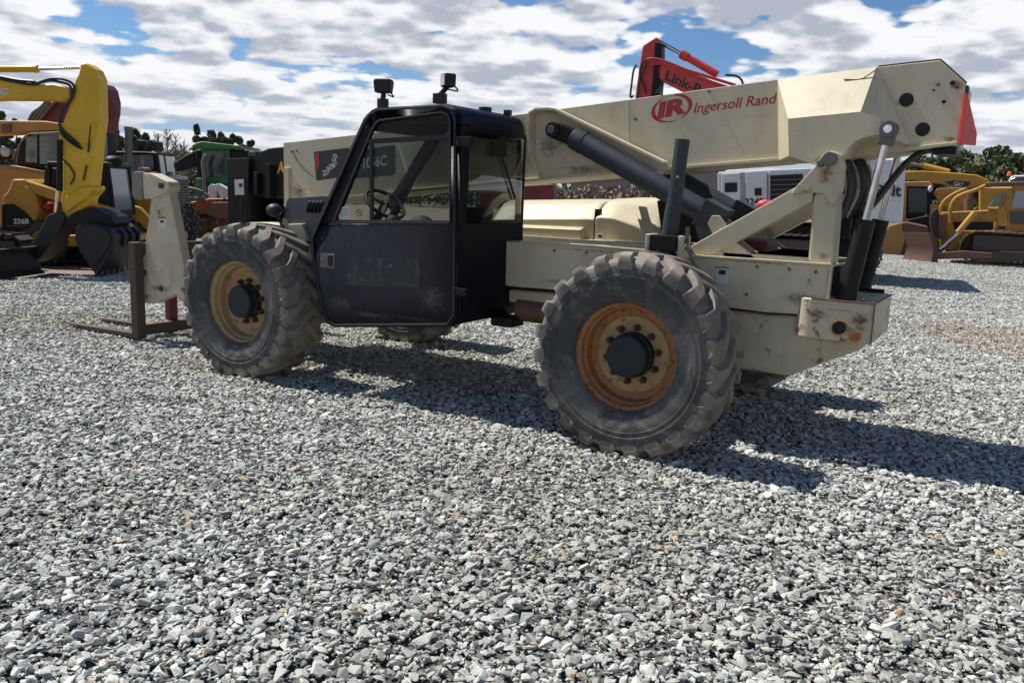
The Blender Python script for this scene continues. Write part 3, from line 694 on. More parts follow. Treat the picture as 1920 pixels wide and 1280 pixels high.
dl = xz(YD, [(581, 445), (590, 424), (858, 418), (856, 592), (851, 604), (840, 613), (625, 613.5), (611, 605), (598, 567), (583, 478)])
g.py(dl, YD, YD+.03)
ring(g, xz(YD, [(590, 424), (676, 234), (681, 223), (689, 213), (697, 206), (705.6, 202), (832, 195), (845, 198), (853, 205), (858, 225), (858, 418)]),
        xz(YD, [(630, 415), (695, 253), (698, 246), (701, 238), (704, 232), (710, 228), (826, 213), (834, 214), (839, 218), (842, 226), (842, 415)]), YD, YD+.03, closed=False)
door = build('door', g, M['navy'], cab, .006)
g = MB(); pth = [vy(*q, YD-.004) for q in ((586, 446), (680, 236), (692, 216), (708, 206), (831, 199), (847, 206), (853, 226), (852, 418), (851, 590), (838, 608), (628, 609), (615, 600), (603, 566), (588, 480), (586, 446))]
g.tube(pth, .010, 6, steps=1); pth = [vy(*q, YD-.006) for q in ((625, 417), (694, 252), (701, 236), (710, 226), (828, 211), (840, 215), (844, 226), (844, 417), (625, 417))]; g.tube(pth, .009, 6, steps=1)
build('door_seal', g, M['cab_trim'], cab)
g = MB(); g.py(xz(YD, [(630, 415), (695, 253), (704, 232), (826, 213), (839, 218), (842, 226), (842, 415)]), YD+.012, YD+.018); build('door_window', g, M['glass'], cab)
g = MB()
g.bar(vy(692, 265.5, YD), vy(843, 257, YD), .022, .035); g.bar(vy(697, 262, YD), vy(697, 416, YD), .02, .030, up=(1, 0, 0)); g.bar(vy(628, 416, YD), vy(843, 417, YD), .024, .03)
build('window_sash', g, M['cab_trim'], cab, .003)
g = MB(); g.box(xr+.002, xr+.008, YD+.12, 1.0, zs, zt-.02); build('rear_window', g, M['glass'], cab)
g = MB(); g.box(vx(0, 0, 0).x*0+vy(600, 440, YD).x, xr-.1, 1.045, 1.05, zs, zt-.05)
g = MB(); g.py(xz(YD, [(600, 428), (690, 240), (858, 236), (858, 418)]), 1.045, 1.05); build('far_window', g, M['glass'], cab)
g = MB(); a = vy(596, 425, YD); c = vy(680, 240, YD); g.add([(a.x, .3, a.z), (a.x, 1.0, a.z), (c.x, 1.0, c.z), (c.x, .3, c.z)], [(0, 1, 2, 3)]); build('windscreen', g, M['glass'], cab)
for pts in ([(857, 257), (883, 255), (883, 275), (857, 277)], [(851, 539), (874, 538), (874, 556), (851, 557)]):
    g = MB(); a, c = vy(*pts[0], YD-.01), vy(*pts[2], YD-.01); g.box(a.x, c.x, YD-.018, YD+.03, c.z, a.z); g.cyl((xr-.01, YD-.012, c.z), (xr-.01, YD-.012, a.z), .014); build('hinge', g, M['black'], cab, .004)
g = MB(); a, c = vy(602, 474, YD), vy(629, 504, YD); g.box(a.x, c.x, YD-.012, YD+.01, c.z, a.z)
build('door_handle', g, M['steel'], cab, .005)
g = MB(); a, c = vy(617, 479, YD), vy(626, 499, YD); g.box(a.x, c.x, YD-.014, YD+.005, c.z, a.z); build('latch_recess', g, M['dark'], cab)
g = MB(); a = vy(606, 488, YD); g.ball((a.x, YD-.014, a.z), .010, .008, .012, 10, 6)
for q in ((605, 447), (605, 462), (653, 460), (681, 463), (687, 238)): c = vy(*q, YD); g.ball((c.x, YD-.002, c.z), .008, .006, .008, 8, 5)
build('door_rivets', g, M['steel'], cab)
sheet('worn_decal', [(651, 483), (788, 485), (788, 539), (652, 535)], YD-.001, M['old_decal'], cab, .002)
sheet('window_sticker', [(635, 388), (655.5, 387), (656.5, 413), (636, 414)], YD+.010, M['white_decal'], cab)
for k in range(4): sheet('sticker_print', [(638, 392+k*4), (653, 391.5+k*4), (653, 393+k*4), (638, 393.5+k*4)], YD+.006, M['grey_decal'], cab, .001)
g = MB(); c = vy(674, 399, YD+.01); g.lathe((c.x, YD+.006, c.z), [(0, .028), (-.002, .028), (-.002, .022), (0, .022)], 24); g.bar((c.x-.018, YD+.004, c.z+.018), (c.x+.018, YD+.004, c.z-.018), .003, .006); build('no_smoking_sign', g, M['maroon'], cab)
# --- rust and grease marks with shapes of their own
def mark(px, py, w, h, y, par, kind='rust_stain'):
    g = MB(); a, c = vy(px-w, py-h, y), vy(px+w, py+h, y); g.add([(a.x, y, a.z), (c.x, y, a.z), (c.x, y, c.z), (a.x, y, c.z)], [(3, 2, 1, 0)])
    return build(kind, g, M[kind], par)
mark(1548, 322, 20, 34, .812, T); mark(1540, 300, 26, 16, .812, T)
mark(300, 541, 30, 14, YP-.003, link); mark(275, 556, 18, 12, YP-.003, link)
mark(1466, 158, 9, 9, YB-.012, boom); mark(1795, 160, 20, 14, YB-.003, boom); mark(1778, 262, 26, 12, YB-.003, boom); mark(1699, 188, 26, 18, YB-.003, boom)
mark(1030, 275, 34, 34, YB-.024, boom, 'grime'); mark(1100, 318, 70, 18, YB-.024, boom, 'grime'); mark(560, 360, 24, 20, YB-.003, boom, 'grime')
mark(1560, 640, 60, 9, .7575, bmp); mark(1612, 605, 26, 34, .7575, bmp); mark(1530, 590, 30, 22, .7575, bmp); mark(1575, 582, 60, 8, .7575, bmp); mark(1590, 618, 30, 18, .7575, bmp, 'grime')
mark(1440, 692, 90, 12, .857, frame); mark(1110, 470, 120, 7, .797, frame); mark(1420, 492, 120, 6, .797, frame); mark(1500, 560, 50, 26, .797, frame, 'grime'); mark(1060, 530, 70, 14, .797, frame, 'grime')
mark(1545, 478, 18, 16, .837, T, 'grime')
for q in ((690, 590, 80, 20), (770, 596, 70, 14), (640, 570, 40, 30), (810, 560, 40, 50), (720, 512, 120, 46)): mark(*q, YD-.0025, door, 'grime')
# steering wheel, column, seat
g = MB(); c = Vector(vy(722, 383, .62)); ax = Vector((.62, -.1, .78)).normalized(); e1 = ax.orthogonal().normalized(); e2 = ax.cross(e1)
g.tube([c+(e1*math.cos(t)+e2*math.sin(t))*.17 for t in np.linspace(0, 2*math.pi, 25)], .016, 6, steps=1); g.cyl(c, c-ax*.35, .035); g.bar(c-e1*.17, c+e1*.17, .03, .015); g.bar(c-e2*.17, c+e2*.17, .03, .015); build('steering_wheel', g, M['dark'], cab)
g = MB(); g.box(-2.05, -1.62, .45, .85, 1.02, 1.16); g.bar((-1.66, .65, 1.1), (-1.56, .65, 1.52), .4, .1); g.ball((-2.3, .55, 1.36), .07, .07, .07); g.ball((-2.2, .8, 1.34), .12, .1, .09); build('seat', g, M['dark'], cab, .03)
# wiper on the rear window
g = MB(); g.bar(vx(935, 274, xr+.02), vx(966, 373, xr+.02), .012, .02); a, c = vx(918, 264, xr), vx(956, 296, xr); g.box(xr+.005, xr+.05, a.y, a.y+.16, c.z, a.z); build('rear_wiper', g, M['cab_trim'], cab, .004)
# work lamps
for (l, r_, t_, b_), (ml, mr, mt_, mb_), tw in (((701, 739, 147, 177), (710, 726, 178, 197), .35), ((826, 859, 137, 166), (814, 836, 168, 189), -.6)):
    yl = .36; a, c = vy(l, t_, yl), vy(r_, b_, yl); w = abs(c.x-a.x)*.72; h = abs(a.z-c.z)*.84; ce = (a+c)/2
    g = MB(); g.prism([(-w*.42, -.05, -h/2), (w*.42, -.05, -h/2), (w*.5, -.05, h*.3), (w*.42, -.05, h/2), (-w*.42, -.05, h/2), (-w*.5, -.05, h*.3)], (0, .085, 0))
    Rm = Matrix.Rotation(tw, 3, 'Z'); g.v = [tuple(Rm @ Vector(v)+ce) for v in g.v]
    lamp = build('work_lamp', g, M['cab_trim'], cab, .012, 3)
    g = MB(); g.prism([(-w*.36, .036, -h*.38), (w*.36, .036, -h*.38), (w*.36, .036, h*.38), (-w*.36, .036, h*.38)], (0, .004, 0))
    if tw < 0: g.v = [(x, -.05-(y-.036), z) for x, y, z in g.v]
    g.v = [tuple(Rm @ Vector(v)+ce) for v in g.v]; build('lamp_lens', g, M['lamp_glass'], cab)
    a, c = vy(ml, mt_, yl), vy(mr, mb_, yl); g = MB(); g.box(a.x+.01, c.x-.01, yl-.03, yl+.03, c.z-.02, a.z-.03); g.tube([Vector(((a.x+c.x)/2, yl, a.z-.04)), ce-Vector((0, 0, h*.3))], .020, 8); g.tube([ce+Vector((w*.3, .02, -h*.4)), ce+Vector((w*.5, .03, -h*.75)), Vector((c.x, yl, a.z))], .006, 6); build('lamp_bracket', g, M['cab_trim'], cab, .004)
g = MB(); a = vx(930, 205, xr-.1); g.cyl((xr-.2, .75, 2.235), (xr-.2, .75, 2.275), .05); g.box(xr-.13, xr-.08, .9, .95, 2.23, 2.27); build('roof_vent', g, M['cab_trim'], cab, .004)

# --- wheels
def wheel(y_c, ax, zc, rear, flip):
    out = -1 if not flip else 1
    c = Vector((ax, y_c, zc))
    g = MB()   # rim (steel dish), outer face at out*.165
    prof = [(.19, .352), (.175, .356), (.165, .350), (.16, .338), (.15, .326), (.115, .318), (.105, .306), (.07, .300), (.05, .296), (.046, .252), (.045, .25)]
    g.lathe((0, 0, 0), [(out*h, r) for h, r in prof], 64)
    g.lathe((0, 0, 0), [(-out*.19, .352), (-out*.17, .33), (-out*.02, .30), (out*.04, .296)], 48)
    w = build('wheel', g, M['rim_rear'] if rear else M['rim_front'], T, loc=c-OFF, off=(0, 0, 0), angle=30)
    g = MB(); g.lathe((0, 0, 0), [(out*h, r) for h, r in ((.05, .254), (.056, .246), (.053, .238), (.05, .20), (.052, .14), (.052, .0))], 56); build('wheel_disc', g, M['rim_disc'], w, off=(0, 0, 0), angle=30)
    g = MB(); g.lathe((0, 0, 0), [(out*h, r) for h, r in ((.05, .150), (.10, .148), (.105, .140), (.165, .136), (.172, .128), (.172, 0))], 40); build('hub', g, M['hub'], w, off=(0, 0, 0), angle=30)
    for k in range(0 if flip else 10):
        g = MB(); t = 2*math.pi*(k+.3)/10; p = Vector((.178*math.cos(t), 0, .178*math.sin(t)))
        g.cyl(p+Vector((0, out*.05, 0)), p+Vector((0, out*.085, 0)), .023, .020, 10); g.cyl(p+Vector((0, out*.085, 0)), p+Vector((0, out*.10, 0)), .012, n=8)
        build('wheel_nut', g, M['nut'], w, off=(0, 0, 0))
    # tyre: slot 0 sidewall, slot 1 tread
    g = MB(); side = [(.185, .345), (.20, .352), (.201, .362), (.209, .366), (.222, .41), (.231, .455), (.2325, .478), (.2355, .480), (.2358, .486), (.233, .488), (.2345, .510), (.239, .514), (.2395, .522), (.236, .526), (.234, .550), (.228, .578)]
    tr = [(.228, .578), (.219, .600), (.195, .616), (.10, .626), (0, .629)]
    for s in (1, -1):
        g.lathe((0, 0, 0), [(s*h, r) for h, r in side], 96, 0); g.lathe((0, 0, 0), [(s*h, r) for h, r in tr], 96, 1)
    NL = 23
    secs = [(.233, .582, .56, -.015, .028, .040), (.2405, .600, .565, -.012, .034, .050), (.2395, .628, .575, -.005, .037, .056), (.228, .645, .59, .0, .037, .056), (.15, .660, .60, .02, .034, .054), (.09, .664, .61, .09, .032, .052), (.02, .664, .61, .20, .032, .052), (-.03, .660, .61, .27, .030, .05)]
    sp = random.uniform(0, .3)
    for s in (1, -1):
        for k in range(NL):
            p0 = 2*math.pi*(k+(.5 if s < 0 else 0))/NL+sp; vs = []; wear = random.uniform(-.004, .003)
            for (yy, rt, rb, ph, wt, wb) in secs:
                for (r, w_) in ((rb, -wb), (rt+wear, -wt), (rt+wear, wt), (rb, wb)):
                    t = p0+ph+w_/r; vs.append((r*math.cos(t), s*yy, r*math.sin(t)))
            m_ = len(secs); fs = [(0, 1, 2, 3), tuple(4*(m_-1)+q for q in (3, 2, 1, 0))]
            for q in range(m_-1):
                for e in range(3): fs.append((4*q+e, 4*q+e+1, 4*q+4+e+1, 4*q+4+e))
            g.add(vs, fs, 1)
    build('tyre', g, [M['sidewall'], M['tread']], w, off=(0, 0, 0), angle=32)
    return w
for ax, rear in ((0.0, True), (-3.557, False)):
    wheel(.225, ax, .645, rear, False); wheel(2*YC-.225, ax, .645, rear, True)
OFF = Vector((0, 0, 0))
# ------------------------------------------------------------------ other machines and trees in the yard
class PL:
    """a machine's own vertical plane: x along it, y away from the camera, z up; origin on the ground"""
    def __init__(s, O, ang):
        s.O = Vector((O[0], O[1], 0)); s.a = math.radians(ang); s.d = Vector((math.cos(s.a), math.sin(s.a), 0)); s.n = Vector((-math.sin(s.a), math.cos(s.a), 0))
    def L(s, px, py, w=0.0):
        r = ray(px, py); k = ((s.O-C0).dot(s.n)+w)/r.dot(s.n); q = C0+r*k-s.O; return Vector((q.dot(s.d), w, q.z))
    def xz(s, pts, w=0.0): return [(v.x, v.z) for v in (s.L(a, b, w) for a, b in pts)]
    def pts(s, pts, w=0.0): return [s.L(a, b, w) for a, b in pts]
    def G(s, px, py):
        q = vz(px, py)-s.O; return Vector((q.dot(s.d), q.dot(s.n), 0))
    def root(s, *a, **k): return root(a[0], s.O, s.a, *a[1:], **k)
def slab(name, pl, pts, w0, w1, mt, par, bev=.01, tw=None):
    g = MB(); g.py(pl.xz(pts, w0 if tw is None else tw), w0, w1); return build(name, g, mt, par, bev, 1, angle=24)
def tubes(name, pl, paths, r, mt, par, w=0.0, steps=4):
    for p_ in paths:
        g = MB(); g.tube(pl.pts(p_, w), r, 7, steps=steps); o = build(name, g, mt, par)
    return o
def sim_wheel(c, r, wid, par, rimcol, name='wheel', lugs=18):
    g = MB(); h = wid/2
    g.lathe(c, [(-h*.8, r*.55), (-h, r*.65), (-h, r*.85), (-h*.85, r*.93), (h*.85, r*.93), (h, r*.85), (h, r*.65), (h*.8, r*.55)], 40)
    for k in range(lugs):
        for s in (-1, 1):
            t = 2*math.pi*(k+.5*(s > 0))/lugs; t2 = t+.16
            a = Vector(c)+Vector((r*.95*math.cos(t), s*h*.95, r*.95*math.sin(t))); b_ = Vector(c)+Vector((r*.95*math.cos(t2), 0, r*.95*math.sin(t2))); g.bar(a, b_, r*.10, r*.12, up=Vector((math.cos(t), 0, math.sin(t))))
    w = build(name, g, M['rubber_far'], par)
    g = MB(); g.lathe(c, [(-h*.85, r*.56), (-h*.75, r*.50), (-h*.35, r*.46), (-h*.3, r*.2), (-h*.55, r*.18), (-h*.55, 0)], 32); g.lathe(c, [(h*.8, r*.56), (h*.4, r*.4), (h*.4, 0)], 24); build('rim', g, rimcol, w); return w
def track(name, x0, x1, y0, y1, z0, z1, par, mt=None):
    """closed belt of track pads with its rollers"""
    g = MB(); r = (z1-z0)/2; L = (x1-x0)-2*r; per = 2*L+2*math.pi*r; n = int(per/.17)
    for k in range(n):
        s = per*k/n
        if s < L: p, t = Vector((x0+r+s, 0, z1)), Vector((1, 0, 0))
        elif s < L+math.pi*r: a = (s-L)/r; p, t = Vector((x1-r+r*math.sin(a), 0, z0+r+r*math.cos(a))), Vector((math.cos(a), 0, -math.sin(a)))
        elif s < 2*L+math.pi*r: p, t = Vector((x1-r-(s-L-math.pi*r), 0, z0)), Vector((-1, 0, 0))
        else: a = (s-2*L-math.pi*r)/r; p, t = Vector((x0+r-r*math.sin(a), 0, z0+r-r*math.cos(a))), Vector((-math.cos(a), 0, math.sin(a)))
        nn = Vector((t.z, 0, -t.x))*-1; q = p+Vector((0, (y0+y1)/2, 0))
        g.bar(q-t*.075, q+t*.075, y1-y0, .03, up=nn); g.bar(q+t*.055+nn*.02, q+t*.075+nn*.02, y1-y0, .04, up=nn)
    o = build(name, g, mt or M['track'], par)
    g = MB(); g.box(x0+r*.7, x1-r*.7, y0+.06, y1-.06, z0+.12, z1-.1); build('track_frame', g, M['brown_steel'], o, .02)
    ym = (y0+y1)/2
    for xx in (x0+r, x1-r):
        g = MB(); g.lathe((xx, ym, z0+r), [(-.1, 0), (-.1, r*.6), (-.14, r*.82), (.14, r*.82), (.1, r*.6), (.1, 0)], 24)
        build('track_roller', g, M['black'], o)
    return o

# --- yellow excavator: arm, bucket and blade reach into the yard
E_ = PL(vz(188, 521), 29)
ex = E_.root('excavator', 'bright yellow excavator arm with black bucket lowered to the gravel', 'excavator')
W = .32
stick = slab('stick', E_, [(151, 119), (161.7, 118), (177, 129.6), (185, 148.5), (187, 224), (181.5, 262), (174.5, 330), (172.6, 350), (165, 388), (150, 396), (124, 408), (116, 392), (113.5, 375), (117, 355), (117.5, 284), (108, 278), (110.5, 252.7), (118.6, 225.8), (129.4, 200), (140, 152), (146.5, 139.5), (150, 125)], W, W+.30, M['yellow'], ex, .02)
bm_ = slab('boom', E_, [(-260, 205), (-160, 165), (-60, 150), (0, 146), (62, 159), (100, 157), (125.8, 163), (133, 173), (130, 186), (115, 191.6), (93.4, 188), (0, 187), (-90, 192), (-200, 250)], W+.02, W+.28, M['yellow'], ex, .02)
o_ = [E_.L(*q, W+.02) for q in ((-13, 179), (17, 179), (-13, 165))]
text('boom_lettering', 'CO', *o_, M['white_decal'], bm_, bold=.05)
g = MB(); g.cyl(E_.L(-40, 129.5, W+.15), E_.L(68, 129.8, W+.15), .055, n=20); g.cyl(E_.L(64, 129.8, W+.15), E_.L(71, 129.8, W+.15), .062, n=20); cy = build('arm_cylinder', g, M['yellow'], ex, .004)
g = MB(); g.cyl(E_.L(70, 130, W+.15), E_.L(150, 127, W+.15), .028, n=16); build('chrome_rod', g, M['chrome'], cy)
tubes('hose', E_, [[(-20, 140), (30, 150), (62, 153), (72, 155), (96, 148), (120, 149.5), (138, 160), (136, 182), (118, 208), (113, 226), (115, 249), (133, 267), (153, 279)], [(-20, 144), (30, 154), (62, 158), (90, 152), (112, 154), (132, 162), (133, 186), (121, 202), (112, 222), (114, 240), (130, 256), (148, 272)]], .022, M['hose'], ex, W-.03)
tubes('small_hose', E_, [[(118, 299), (132, 314), (139, 330), (132, 346)], [(162, 310), (158, 330), (156, 338)], [(170, 235), (168, 256), (165, 286)]], .013, M['hose'], stick, W-.02)
slab('cylinder_guard', E_, [(165, 232), (180, 231), (176, 246), (170, 262), (161, 275), (163, 255)], W-.02, W+.02, M['yellow'], stick, .006)
slab('bucket_link', E_, [(118, 372), (150, 352), (172, 349), (176, 354), (162, 372), (132, 392), (124, 400)], W-.05, W+.35, M['yellow'], ex, .012)
g = MB(); g.cyl(E_.L(112, 262, W-.04), E_.L(111, 358, W-.04), .042, n=18); tc_ = build('thumb_cylinder', g, M['black'], ex, .004)
g = MB(); g.cyl(E_.L(108, 356, W-.04), E_.L(104, 398, W-.04), .026, n=14); build('chrome_rod', g, M['chrome'], tc_)
slab('thumb', E_, [(90, 403), (112.5, 395), (122, 408), (113, 430), (76, 483), (56, 494), (53, 470)], W-.06, W+.4, M['dusty_black'], ex, .012)
side = [(140.5, 428), (148, 421), (180, 420), (204.5, 429.5), (215.8, 442.6), (213, 463), (203.6, 484), (190, 504), (181, 523), (177, 513), (163, 493), (148, 469), (140, 450)]
bk = slab('bucket', E_, side, -.02, .90, M['dusty_black'], ex, .015)
slab('side_plate', E_, [(141, 430), (148, 424), (178, 424), (200, 432), (208, 446), (203, 464), (186, 488), (172, 500), (150, 466)], -.045, -.02, M['dusty_black'], bk, .006)
slab('bucket_linkage', E_, [(120, 411), (142, 396), (166, 389), (184, 394), (208, 407), (214, 418), (206, 428), (178, 420), (150, 424), (124, 424)], .2, .8, M['black'], ex, .012)
for k in range(5):
    w0 = .02+k*.19; a = E_.L(187, 504, 0); c = E_.L(182, 523, 0); g = MB(); g.bar(Vector((a.x, w0+.05, a.z)), Vector((c.x, w0+.05, c.z-.03)), .08, .05, up=(1, 0, 0)); build('bucket_tooth', g, M['steel'], bk, .006)
for k in range(3):
    w0 = .25+k*.25; q = [E_.L(*p_, 0) for p_ in ((206, 430), (217, 443), (214, 464))]; g = MB(); g.tube([Vector((v.x+.015, w0, v.z)) for v in q], .03, 6); build('wear_strip', g, M['dark'], bk)
g0, g1 = E_.G(-30, 526), E_.G(73, 512)
g = MB(); hgt = .46
g.prism([g0+Vector((.03, 0, .03)), g0+Vector((.12, 0, .0)), g0+Vector((.02, 0, .1)), g0+Vector((0, 0, hgt-.1)), g0+Vector((.07, 0, hgt)), g0+Vector((-.03, 0, hgt)), g0+Vector((-.08, 0, .2))], g1-g0)
build('dozer_blade', g, M['dusty_black'], ex, .008)
mid = (g0+g1)/2
track('crawler_track', mid.x-3.6, mid.x-.45, -.75, -.35, .02, .58, ex, M['rubber_far']); track('crawler_track', mid.x-3.6, mid.x-.45, .75, 1.15, .02, .58, ex, M['rubber_far'])
g = MB(); g.box(mid.x-4.4, mid.x-2.5, -.7, 1.1, .75, 1.5); build('house', g, M['yellow'], ex, .08)
g = MB(); g.box(mid.x-3.8, mid.x-2.6, -.6, .3, 1.5, 2.6); build('cab', g, M['far_glass'], ex, .05)

# --- skid steer loader behind it
K = PL(vz(95, 505)+Vector((-.3, .75, 0)), 34)
sk = K.root('skid_steer', 'yellow and black skid steer loader with glass front door, behind the black bucket', 'skid steer')
body = slab('body', K, [(4, 375), (6, 366), (14, 360), (24, 336), (45, 335.6), (56, 343), (66, 364), (72, 395), (64, 420), (62, 444), (42, 461), (16, 460), (4, 440)], .0, 1.3, M['cat'], sk, .02)
slab('engine_panel', K, [(3, 382.5), (24, 382.5), (45, 395.7), (64, 416), (62, 424), (40, 445), (3, 445)], -.03, .0, M['black'], body, .006)
text('number_lettering', '236B', *[K.L(*q, -.03) for q in ((25, 420), (54.5, 420), (25, 409.5))], M['white_decal'], body, bold=.04)
g = MB(); g.bar(K.L(13, 423.5, -.035), K.L(54, 423.5, -.035), .012, .012); build('red_stripe', g, M['red_decal'], body)
slab('lower_belt', K, [(16, 447), (150, 440), (256, 440), (256, 452), (150, 462), (16, 462)], .05, 1.25, M['cat'], body, .01)
slab('chassis', K, [(16, 458), (256, 452), (256, 476), (230, 486), (30, 488)], .3, 1.1, M['dark'], sk, .02)
arm = slab('lift_arm', K, [(45, 337), (56, 341), (102, 355), (167, 377), (214, 392), (249.5, 429.5), (253, 447), (238, 452), (206, 414), (165, 396), (101, 376), (66, 364)], -.02, .16, M['cat'], sk, .015)
slab('lift_arm', K, [(45, 337), (56, 341), (102, 355), (167, 377), (214, 392), (249.5, 429.5), (253, 447), (238, 452), (206, 414), (165, 396), (101, 376), (66, 364)], 1.2, 1.36, M['cat'], sk, .015, tw=0)
slab('arm_sticker', K, [(46, 348), (54, 349), (54, 353), (46, 352)], -.025, -.02, M['white_decal'], arm, 0)
cb = slab('cab', K, [(84, 306), (90, 302), (200, 303), (206, 309), (204, 315), (190, 316), (88, 312)], .15, 1.2, M['black'], sk, .02)
for pts in ([(84, 312), (94, 312), (92, 365), (80, 365)], [(186, 312), (199, 312), (208, 395), (200, 402), (190, 380)], [(128, 312), (134, 312), (134, 370), (128, 370)]):
    slab('cab_pillar', K, pts, .16, .26, M['black'], cb, .008)
slab('cab_interior', K, [(96, 314), (186, 318), (196, 400), (96, 372)], .6, 1.1, M['dark'], cb, .02)
pr = [K.L(*q, .16) for q in ((200, 314), (203, 335), (207, 365), (211, 400))]
g = MB(); g.add([Vector((v.x, w, v.z)) for v in pr for w in (.24, .68, 1.12)], [(3*i+j, 3*i+j+1, 3*i+j+4, 3*i+j+3) for i in range(3) for j in range(2)]); build('door_glass', g, M['pale_glass'], cb)
for w in (.2, 1.15):
    g = MB(); g.tube([Vector((v.x+.01, w, v.z)) for v in pr], .035, 6); build('door_frame', g, M['black'], cb)
g = MB(); g.bar(Vector((pr[3].x, .2, pr[3].z)), Vector((pr[3].x, 1.15, pr[3].z)), .08, .1); build('door_sill', g, M['black'], cb, .01)
g = MB(); c = K.L(213, 309, .5); g.ball(c+Vector((0, 0, .06)), .17, .17, .11, 16, 8); build('roof_beacon', g, M['black'], cb)
c = K.L(88, 467, .1); sim_wheel((c.x, .12, .40), .41, .32, sk, M['cat']); c2 = K.L(196, 470, .1); sim_wheel((c2.x, .12, .40), .41, .32, sk, M['cat'])
sim_wheel((c.x, 1.25, .40), .41, .32, sk, M['cat']); sim_wheel((c2.x, 1.25, .40), .41, .32, sk, M['cat'])
g = MB(); q = K.L(92, 388, .3); g.ball(q, .12, .2, .1); build('tail_lamp', g, M['red_decal'], sk)

# --- large ochre machine with the black framed cab
B_ = PL(vz(60, 478), 30)
ox = B_.root('wheel_loader', 'large faded orange loader with grey windowed cab, behind the yellow excavator arm', 'wheel loader')
slab('body', B_, [(-120, 312), (0, 309), (83, 323), (90, 322), (92, 395), (88, 430), (-120, 430)], 0, 2.4, M['orange'], ox, .06)
slab('lift_arm', B_, [(-120, 228), (0, 226), (85, 227), (110, 231), (112, 243), (36, 247), (22, 252), (-120, 256)], .1, .5, M['orange'], ox, .015)
slab('arm_vent', B_, [(2, 231), (20, 231), (20, 248), (2, 249)], .07, .1, M['rust_brown'], ox, .004)
cbx = slab('cab', B_, [(18, 266), (36, 246), (108, 241), (186, 243), (191, 300), (191, 322), (90, 324), (10, 309)], .6, 1.0, M['black'], ox, .04, tw=.3)
slab('window', B_, [(33, 257), (54, 250), (54, 305), (32, 303)], .57, .6, M['pale_glass'], cbx, .004, tw=.28)
slab('window', B_, [(58, 250), (102, 247), (102, 308), (59, 307)], .57, .6, M['pale_glass'], cbx, .004, tw=.28)
slab('window', B_, [(170, 250), (186, 252), (189, 308), (172, 308)], .57, .6, M['pale_glass'], cbx, .004, tw=.28)
g = MB(); g.ball(B_.L(10, 285, .1), .09, .08, .10); build('mirror', g, M['white'], ox); g = MB(); g.tube(B_.pts([(12, 290), (16, 300), (24, 304)], .15), .02, 6); build('mirror_arm', g, M['black'], ox)
sim_wheel((B_.L(-60, 430).x, .3, .75), .75, .6, ox, M['cat']); sim_wheel((B_.L(170, 430).x, .4, .75), .75, .6, ox, M['cat']); sim_wheel((B_.L(-60, 430).x, 2.2, .75), .75, .6, ox, M['cat']); sim_wheel((B_.L(170, 430).x, 2.2, .75), .75, .6, ox, M['cat'])
slab('chassis', B_, [(-80, 400), (190, 390), (200, 440), (-80, 450)], .7, 1.8, M['dark'], ox, .03)

# --- dark red excavator whose folded arm shows over the yellow one
D_ = PL(vz(150, 462), 28)
dr = D_.root('excavator', 'weathered dark red excavator with its arm folded, behind the yellow arm', 'excavator')
rb = slab('boom', D_, [(20, 300), (40, 260), (68, 228), (97, 190), (118, 186), (160, 160), (186, 157), (190, 175), (160, 205), (130, 232), (110, 262), (80, 320)], .2, .75, M['darkred'], dr, .02)
slab('stick', D_, [(183, 158), (193, 156.6), (201, 166.5), (206.7, 190), (206, 210), (203, 226), (199.5, 285), (196, 350), (184, 352), (184, 280), (182, 200)], .15, .65, M['darkred'], dr, .02)
tubes('hose', D_, [[(54, 226), (62, 212), (78, 200), (88, 188)], [(60, 228), (70, 210), (86, 198), (95, 188)], [(66, 227), (78, 210), (95, 194)], [(72, 228), (84, 212), (102, 192)]], .035, M['steel'], dr, .1)
tubes('hose_loop', D_, [[(205, 190), (214, 200), (216, 210), (211, 220), (204, 224)]], .022, M['darkred'], dr, .2)
g = MB(); 
for q in ((189, 170), (192, 197)): c = D_.L(*q, .14); g.cyl((c.x, .13, c.z), (c.x, .2, c.z), .06, n=14)
build('stick_pin', g, M['dark'], dr)
slab('house', D_, [(-60, 330), (60, 322), (85, 330), (85, 410), (-60, 420)], 0, 1.2, M['darkred'], dr, .06)
track('crawler_track', D_.L(-60, 460).x, D_.L(110, 460).x, -.2, .4, .03, .85, dr); track('crawler_track', D_.L(-60, 460).x, D_.L(110, 460).x, 1.4, 2.0, .03, .85, dr)

# --- yellow motor grader style machine with grey cab and exhaust stack
G_ = PL(vz(300, 478), 36)
gr = G_.root('wheel_loader', 'yellow wheel loader with long grey glass cab, tall exhaust stack and black grille', 'wheel loader')
cg = slab('cab', G_, [(189, 283), (270, 284), (296, 286), (296, 290), (188, 288)], .1, 1.35, M['black'], gr, .02)
slab('side_glass', G_, [(192, 289), (288, 289), (293, 328), (192, 328)], .2, 1.1, M['pale_grey'], cg, .02)
slab('window', G_, [(236, 293), (268, 293), (272, 326), (238, 326)], .16, .2, M['pale_glass'], cg, .004)
slab('window', G_, [(272, 293), (287, 293), (291, 326), (276, 326)], .16, .2, M['far_glass'], cg, .004)
slab('cab_pillar', G_, [(287, 289), (295, 289), (301, 332), (293, 332)], .12, .22, M['black'], cg, .006)
q = [G_.L(296, 290, .22), G_.L(302, 331, .22)]
for w0, w1 in ((.26, .60), (.68, 1.25)):
    g = MB(); g.prism([Vector((q[0].x, w0, q[0].z)), Vector((q[0].x, w1, q[0].z)), Vector((q[1].x, w1, q[1].z)), Vector((q[1].x, w0, q[1].z))], (-.04, 0, 0)); build('front_glass', g, M['pale_glass'], cg, .004)
